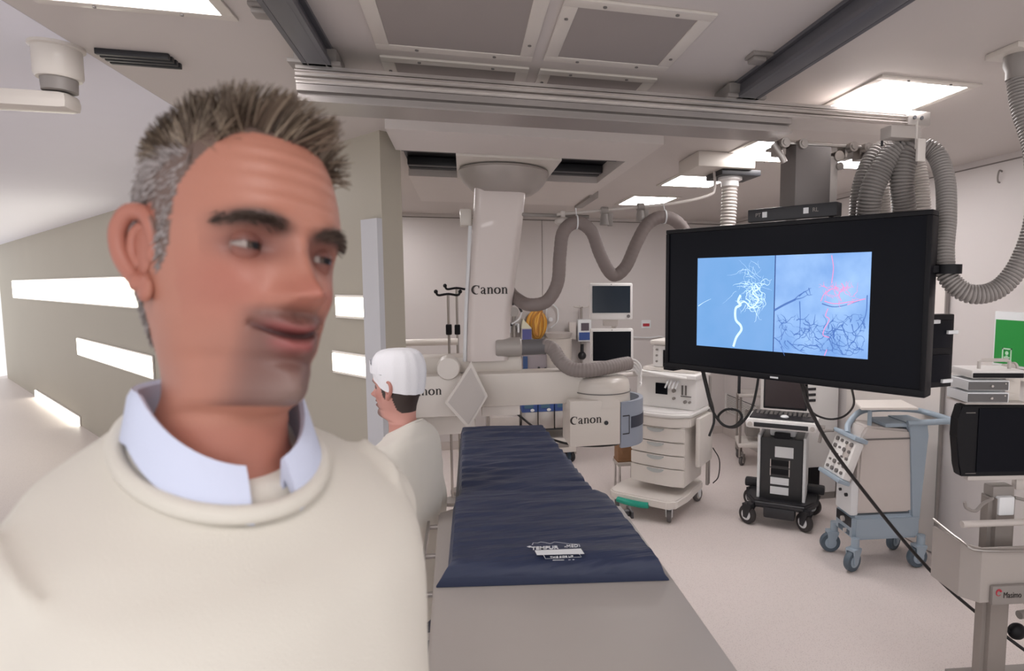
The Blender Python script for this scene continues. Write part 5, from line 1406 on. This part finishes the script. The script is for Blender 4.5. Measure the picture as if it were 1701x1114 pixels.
def person(name, label, loc, rz, zc, cap=False, sweater=(222, 217, 207), collar=True, trousers=(70, 74, 88), hair=True, skin=SKIN, tilt=0.0, pitch=0.0, slim=(1, 1)):
    t = T(name, label, 'person', loc, rz)
    vs, fs, col = [], [], []
    NA = 150
    zs = list(np.concatenate([.1175 - (.1175 - .10) * (np.linspace(0, 1, 16) ** 1.8), np.linspace(.0985, -.128, 150), np.linspace(-.13, -.26, 34), np.linspace(-.28, -.95, 26)]))
    for z in zs:
        for i in range(NA):
            # denser to the front
            u = -1 + 2 * i / NA
            a = math.pi * (u * 0.62 + 0.38 * u ** 3) if True else 0
            p = face(*slice_pt(z, a, -.03 * max(0, min(1, (-.15 - z) / .03)))) ; vs.append(shear(*p))
    for j in range(len(zs) - 1):
        for i in range(NA):
            a, b_ = j * NA + i, j * NA + (i + 1) % NA
            fs.append((a, b_, b_ + NA, a + NA))
    fs.append(tuple(range(NA))[::-1]); fs.append(tuple((len(zs) - 1) * NA + i for i in range(NA)))
    for sx in (1, -1):
        n0 = len(vs)
        lid_mesh(vs, fs, sx * .0325, .0650, -.0015, .0137, R(9), R(85))
        lid_mesh(vs, fs, sx * .0325, .0650, -.0015, .0135, R(-15), R(-80))
        # ear: helix, inner fold, bowl and lobe
        ex = .0715
        E_ = lambda y, z, o=0.0: (sx * (ex + o * .8 + .007 * max(0, min(1, (-.012 - y) / .03))), -.010 + (y + .012) * .78, z * .78 - .002)
        tube_raw(vs, fs, [E_(.006, -.004, .002), E_(.004, .018, .006), E_(-.008, .031, .010), E_(-.024, .030, .014), E_(-.034, .014, .015), E_(-.032, -.008, .013), E_(-.022, -.026, .009), E_(-.010, -.036, .006), E_(.002, -.034, .002)], lambda q: .0048 + .0022 * math.sin(math.pi * q) + (.002 if q > .8 else 0), 10)
        tube_raw(vs, fs, [E_(-.012, .020, .006), E_(-.022, .012, .008), E_(-.023, -.006, .008), E_(-.014, -.02, .006)], lambda q: .0042, 8)
        b = B(); b.ball((sx * (ex + .004), -.013, -.001), (.005, .018, .026), 20)
        b.ball((sx * (ex + .003), .004, -.008), (.005, .005, .008), 12).ball((sx * (ex + .004), -.004, -.034), (.0055, .010, .010), 12)
        b.bm.verts.ensure_lookup_table(); b.bm.verts.index_update(); base = len(vs)
        for v in b.bm.verts: vs.append(tuple(v.co))
        for f in b.bm.faces: fs.append(tuple(base + v.index for v in f.verts))
        b.bm.free()
        # arm and hand
        sh, el, wr = (sx * .125, -.02, -.25), (sx * .195, -.045, -.53), (sx * .165, .08, -.765)
        tube_raw(vs, fs, [sh, (sx * .165, -.04, -.38), el, (sx * .185, .015, -.65), wr], lambda q: .042 - .015 * q, 14)
        d = Vector((-.05 * sx, .14, -.21)).normalized()
        palm0 = Vector(wr); palm1 = palm0 + d * .09
        tube_raw(vs, fs, [palm0, palm0 + d * .04, palm1], lambda q: (.026 + .012 * math.sin(q * 2.2)), 14)
        side = Vector((0, d.z, -d.y)).normalized() * -1
        for k, (o, ln) in enumerate(((-.024, .072), (-.008, .082), (.008, .078), (.023, .06))):
            p = palm1 + side * o - d * .008; cu = Vector((-sx * .35, 0, 0))
            tube_raw(vs, fs, [p, p + d * ln * .4, p + (d + cu * .5) * ln * .7, p + (d + cu * 1.1) * ln * .92], lambda q: .0092 - .0024 * q, 8)
        p = palm0 + d * .028 - side * .024
        tube_raw(vs, fs, [p, p + (d * .5 - side * .8) * .035, p + (d * .9 - side * .6) * .06], lambda q: .0115 - .003 * q, 8)
        # leg
        tube_raw(vs, fs, [(sx * .09, -.01, -.86), (sx * .098, 0, -1.12), (sx * .10, .015, -1.36), (sx * .1, -.015, -1.6), (sx * .1, -.02, -zc + .1)], lambda q: .09 - .048 * q, 14)
        tube_raw(vs, fs, [(sx * .1, -.05, -zc + .055), (sx * .1, .06, -zc + .05), (sx * .105, .16, -zc + .035)], lambda q: .042 - .006 * q, 12)
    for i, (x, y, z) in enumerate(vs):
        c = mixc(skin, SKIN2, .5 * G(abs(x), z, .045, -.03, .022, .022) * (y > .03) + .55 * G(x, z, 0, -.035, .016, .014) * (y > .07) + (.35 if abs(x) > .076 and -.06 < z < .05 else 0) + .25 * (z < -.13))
        if y > .03 and -.118 < z < -.03:
            zc2 = -.0655 + .0062 * (x / .028) ** 2
            st = max(0, min(1, (-.042 - z) / .008)) * math.exp(-(x / .036) ** 6) * .9
            st = max(st, .25 * max(0, min(1, (-.05 - z) / .03)) * max(0, min(1, (y - .032) / .035)))
            c = mixc(c, STUB, st)
            c = mixc(c, (150, 134, 128), .55 * G(x, z, 0, -.106, .024, .014))
            lp_ = math.exp(-((z - zc2 - .004) / .0042) ** 2 - (x / .024) ** 6) + math.exp(-((z - zc2 + .008) / .0055) ** 2 - (x / .021) ** 6)
            c = mixc(c, LIP, lp_)
            c = mixc(c, (62, 30, 30), math.exp(-((z - zc2) / .0024) ** 2 - (x / .029) ** 8))
        if y > .05:
            ax = abs(x); zb = .0115 + .005 * math.sin(max(0, min(1, (ax - .012) / .042)) * 2.6)
            c = mixc(c, BROW, 1.1 * math.exp(-((z - zb) / .0058) ** 2 - ((ax - .033) / .0225) ** 4))
            c = mixc(c, (84, 48, 44), .85 * G(ax, z, .032, -.001, .020, .011))  # shade of the eye sockets painted into the tint
        if z > hairline(y) and z > -.09 and abs(x) < .0775 and not cap: c = mixc(c, SCALP, .85)
        if cap and z > -.09 and z > hairline(y) - .02 and abs(x) < .0775: c = (60, 48, 44)
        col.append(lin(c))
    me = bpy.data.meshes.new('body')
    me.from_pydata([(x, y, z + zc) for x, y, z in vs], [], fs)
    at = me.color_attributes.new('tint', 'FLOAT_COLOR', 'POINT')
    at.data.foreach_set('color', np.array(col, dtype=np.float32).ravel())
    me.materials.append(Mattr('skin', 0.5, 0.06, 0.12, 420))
    for p in me.polygons: p.use_smooth = True
    bm = bmesh.new(); bm.from_mesh(me); bmesh.ops.recalc_face_normals(bm, faces=bm.faces); bm.to_mesh(me); bm.free()
    body = bpy.data.objects.new('body', me); COL.objects.link(body); body.parent = t
    O = Vector((0, 0, zc))
    for sx in (1, -1):
        c = O + Vector((sx * .0325, .0655, -.0015))
        e = B().ball(c, .0122, 24).obj('eye', M('eye_white', (150, 136, 130), 0.2), t)
        g = Vector((-.12, .99, -.02)).normalized()
        m = Matrix.Translation(c) @ g.to_track_quat('Z', 'Y').to_matrix().to_4x4()
        B().lathe([(.0001, .01265), (.003, .0125), (.0062, .0110), (.0062, .0106)], (0, 0, 0), 'Z', 20, m, cap=False).obj('iris', M('iris_brown', (62, 42, 32), 0.15), e)
        B().lathe([(.0001, .0129), (.0032, .01275)], (0, 0, 0), 'Z', 16, m, cap=False).obj('pupil', M_BLACK, e)
    rn = random.Random(5)
    if hair:
        hb = bmesh.new(); tl = hb.verts.layers.float_color.new('tint')
        cnt = 0
        while cnt < 9000:
            z = rn.uniform(-.085, .1172); a = rn.uniform(-math.pi, math.pi)
            if z > .09 and rn.random() > .75: pass
            x, y, z = slice_pt(z, a)
            jag = .006 * mnoise.noise(Vector((x * 60, y * 60, 1)))
            if z < hairline(y) + jag: continue
            if abs(x) > .07 and -.036 < y < .010 and z < .034: continue
            cnt += 1
            nrm = (Vector((x / .0062, (y + .005) / .0098, (z - .01) / .0105))).normalized()
            top = max(0, min(1, (z - .055) / .035))
            if y < -.02: top *= max(0.25, 1 + (y + .02) / .09)
            ln = .007 + .013 * top * (0.5 + 1.5 * max(0, y + .005) / .07) + rn.uniform(-.002, .003)
            cl_ = Vector((mnoise.noise(Vector((x * 38, y * 38, 7))), mnoise.noise(Vector((x * 38, y * 38, 17))), mnoise.noise(Vector((x * 38, y * 38, 27)))))
            flow = Vector((0, -.5, -.75)) * (1 - top) + Vector((.55 * math.sin(y * 40 + 2), .55, .5)) * top
            d = (nrm * (.22 + .3 * top) + flow * .8 + cl_ * .85 + Vector((rn.gauss(0, .12), rn.gauss(0, .12), rn.gauss(0, .12)))).normalized()
            p = Vector((x, y, z)) * .995
            if top < .35: c = mixc((104, 94, 90), (168, 160, 160), rn.random() * .9)
            else: c = mixc((70, 56, 46), (150, 134, 116), rn.random() ** 1.3)
            c = lin(c); bend = (nrm * -.35 * (1 - top) + Vector((0, .35, -.1)) * top)
            u, v = frame(d); prev = None
            for s_ in range(4):
                q = s_ / 3; w = .00085 * (1 - .75 * q)
                ctr = p + d * ln * q + bend * ln * q * q * .6 + O
                ring = []
                for k in range(3):
                    vv = hb.verts.new(ctr + u * (w * math.cos(k * 2.094)) + v * (w * math.sin(k * 2.094))); vv[tl] = c; ring.append(vv)
                if prev:
                    for k in range(3): hb.faces.new((prev[k], prev[(k + 1) % 3], ring[(k + 1) % 3], ring[k]))
                prev = ring
        hm = bpy.data.meshes.new('hair'); hb.to_mesh(hm); hb.free(); hm.materials.append(Mattr('hair_strands', 0.55))
        ho = bpy.data.objects.new('hair', hm); COL.objects.link(ho); ho.parent = t
    if hair:
        for sx in (1, -1):
            eb = bmesh.new(); tl = eb.verts.layers.float_color.new('tint')
            for k in range(200):
                q = rn.random(); ax = .011 + .045 * q; z = .0115 + .005 * math.sin(q * 2.6) + rn.gauss(0, .0019)
                # find the surface in front
                lo = None
                for a_ in np.linspace(0, 1.3, 40):
                    px_ = slice_pt(z, a_)
                    if px_[0] >= ax: lo = px_; break
                if lo is None: continue
                x, y, z = face(lo[0], lo[1], lo[2])
                p = Vector((sx * x, y - .001, z)) + O; d = Vector((sx * .8, .45 - .5 * q, .35 - .8 * q)).normalized(); u, v = frame(d); prev = None
                c = lin(mixc((44, 32, 28), (92, 76, 66), rn.random()))
                for s_ in range(3):
                    w = .0006 * (1 - .4 * s_); ctr = p + d * .008 * s_ / 2; ring = []
                    for kk in range(3):
                        vv = eb.verts.new(ctr + u * w * math.cos(kk * 2.094) + v * w * math.sin(kk * 2.094)); vv[tl] = c; ring.append(vv)
                    if prev:
                        for kk in range(3): eb.faces.new((prev[kk], prev[(kk + 1) % 3], ring[(kk + 1) % 3], ring[kk]))
                    prev = ring
            em = bpy.data.meshes.new('eyebrow'); eb.to_mesh(em); eb.free(); em.materials.append(Mattr('hair_strands'))
            eo = bpy.data.objects.new('eyebrow', em); COL.objects.link(eo); eo.parent = t
    if tilt:
        # the head leans a little to one side on the neck
        ax_ = Matrix.Rotation(-rz, 3, 'Z') @ Vector((-loc[0], -loc[1], 0)).normalized()
        pv = O + Vector((0, -.02, -.13))
        for o in t.children_recursive:
            for v in o.data.vertices:
                zz = v.co.z - zc; f = max(0, min(1, (zz + .19) / .08)); f = f * f * (3 - 2 * f)
                if f > 0: v.co = pv + Matrix.Rotation(tilt * f, 3, ax_) @ Matrix.Rotation(pitch * f, 3, 'X') @ (v.co - pv)
    # ---- clothes
    b = B()
    rings = []
    for z in np.concatenate([np.linspace(-.146, -.27, 22), np.linspace(-.3, -.84, 20)]):
        off = .012 + (.004 if z < -.2 else 0) + .012 * max(0, min(1, (-.3 - z) / .4))
        ring = []
        for i in range(72):
            a = 2 * math.pi * i / 72; x, y, zz = slice_pt(max(z, -.86), a, off)
            x, y, zz = shear(x, y, zz)
            wr = .0035 * mnoise.noise(Vector((x * 9, y * 9, zz * 5))) + .0025 * mnoise.noise(Vector((x * 20, y * 20, zz * 12 + 4)))
            s_ = 1 + wr / .15
            ring.append(O + Vector((x * s_, y * s_, zz)))
        rings.append(ring)
    b.ring_loft(rings)
    for sx in (1, -1):
        b.tube([O + Vector(p) for p in ((sx * .12, -.02, -.235), (sx * .148, -.028, -.262), (sx * .172, -.035, -.36), (sx * .184, -.045, -.53), (sx * .178, .015, -.65), (sx * .168, .075, -.755))], lambda q: .07 - .026 * q + .003 * math.sin(q * 40), 20, 8)
    sw = b.obj('sweater' if collar else 'tunic', M('sweater_' + name, sweater, 0.85, var=.03, bump=.35, bscale=900), t)
    rm = sw.modifiers.new('knit', 'REMESH'); rm.mode = 'VOXEL'; rm.voxel_size = .0065; rm.use_smooth_shade = True
    sm = sw.modifiers.new('soft', 'SMOOTH'); sm.factor = .5; sm.iterations = 6
    if collar:
        # ribbed crew neckline
        def nk(a, r_, dz): 
            x, y = r_ * math.sin(a), -.018 + (r_ * .98) * math.cos(a)
            return O + Vector((x, y, -.152 - .42 * (y + .03) + dz))
        B().tube([nk(2 * math.pi * i / 60, .083, 0) for i in range(60)], .0075, 12, closed=True).obj('crew_neckline', M('sweater_' + name), t)
        # shirt collar: stand, fold and two buttoned points
        cbm = B(); M_SH = M('shirt_' + name, (205, 212, 234), 0.75, var=.02, bump=.1, bscale=600)
        A0_ = R(14)
        rows = []
        n = 56
        for i in range(n + 1):
            a = A0_ + (2 * math.pi - 2 * A0_) * i / n
            fr = max(0, math.cos(a))                        # 1 at the front
            ed = min(i, n - i) / n
            top = -.100 - .058 * fr ** 1.0
            r_in, r_top, r_out = .0665, .0685 + .002 * fr, .079 + .008 * fr
            pt = .004 * max(0, 1 - ed / .10)                # collar point drop
            yo = -.020
            f_ = lambda r_, z, s=1.0: O + Vector((r_ * math.sin(a) * .95, yo + r_ * .95 * math.cos(a), z))
            low = top - .038 - pt
            rows.append([f_(r_in, top - .045), f_(r_in + .001, top - .02), f_(r_top - .001, top - .003), f_(r_top + .003, top), f_(r_top + .007, top - .006), f_((r_top + r_out) / 2 + .006, top - .024), f_(r_out + .004, low), f_(r_out - .001, low + .002), f_(r_top + .002, top - .018)])
        cbm.ring_loft(rows)
        cl = cbm.obj('shirt_collar', M_SH, t)
        for i in (1, n - 1):
            p = rows[i][5].lerp(rows[i][6], .55); B().ball(p + Vector((0, .002, 0)), (.0045, .003, .0045), 12).obj('button', M('button_dark', (70, 78, 96), .4), cl)
    else:
        B().tube([O + Vector((.074 * math.sin(a), -.02 + .074 * math.cos(a), -.155 - .5 * (.074 * math.cos(a) + .01))) for a in [2 * math.pi * i / 40 for i in range(40)]], .007, 8, closed=True).obj('neck_band', M('sweater_' + name), t)
    b = B()
    rings = []
    for z in np.linspace(-.80, -.94, 8):
        rings.append([O + Vector(slice_pt(z, 2 * math.pi * i / 48, .012)) for i in range(48)])
    b.ring_loft(rings)
    for sx in (1, -1): b.tube([O + Vector(p) for p in ((sx * .09, -.01, -.84), (sx * .098, 0, -1.12), (sx * .10, .012, -1.36), (sx * .1, -.012, -1.6), (sx * .1, -.02, -zc + .07))], lambda q: .105 - .038 * q, 18, 6)
    b.obj('trousers', M('trousers_' + name, trousers, .8, bump=.2, bscale=500), t)
    for sx in (1, -1):
        s_ = B().tube([O + Vector((sx * .1, -.07, -zc + .052)), O + Vector((sx * .1, .04, -zc + .06)), O + Vector((sx * .105, .17, -zc + .045)), O + Vector((sx * .105, .2, -zc + .036))], lambda q: .051 - .013 * q, 16, 6)
        s_.obj('shoe', M('shoe_leather', (52, 44, 40), .45), t)
    if cap:
        b = B(); rings = []
        for z in np.concatenate([np.linspace(.1172, .10, 8), np.linspace(.095, -.012, 16)]):
            ring = []
            for i in range(56):
                a = 2 * math.pi * i / 56; x, y, zz = slice_pt(z, a, .008 + .012 * max(0, min(1, (z + .0) / .1)) + .002 * math.sin(a * 13))
                zz = z + .018 * max(0, min(1, (z - .03) / .07)) - .2 * (-y - .02) * max(0, (.03 - z) / .05) * (y < -.02) + (.045 * max(0, y / .08) if z < .04 else 0)
                ring.append(O + Vector((x, y, zz)))
            rings.append(ring)
        b.ring_loft(rings)
        b.obj('cap', M('cap_fabric', (240, 240, 244), .8, bump=.2, bscale=300), t)
    t.scale = (slim[0], slim[1], 1)
    return t
hd = WD(376, 430, .468)
per = person('person', 'smiling grey-haired man in a cream sweater over a pale blue shirt, turned to the right', (hd.x, hd.y, 0), R(-136), hd.z, tilt=R(-9), pitch=R(8), slim=(.85, .93))
hd = WD(660, 640, 2.12)
by = person('person', 'person in a white cap standing behind the man, beside the operating table, facing away', (hd.x, hd.y, 0), R(62), hd.z, cap=True, sweater=(214, 212, 212), collar=False, trousers=(196, 194, 196), hair=False, skin=(204, 150, 138), slim=(.85, .9))
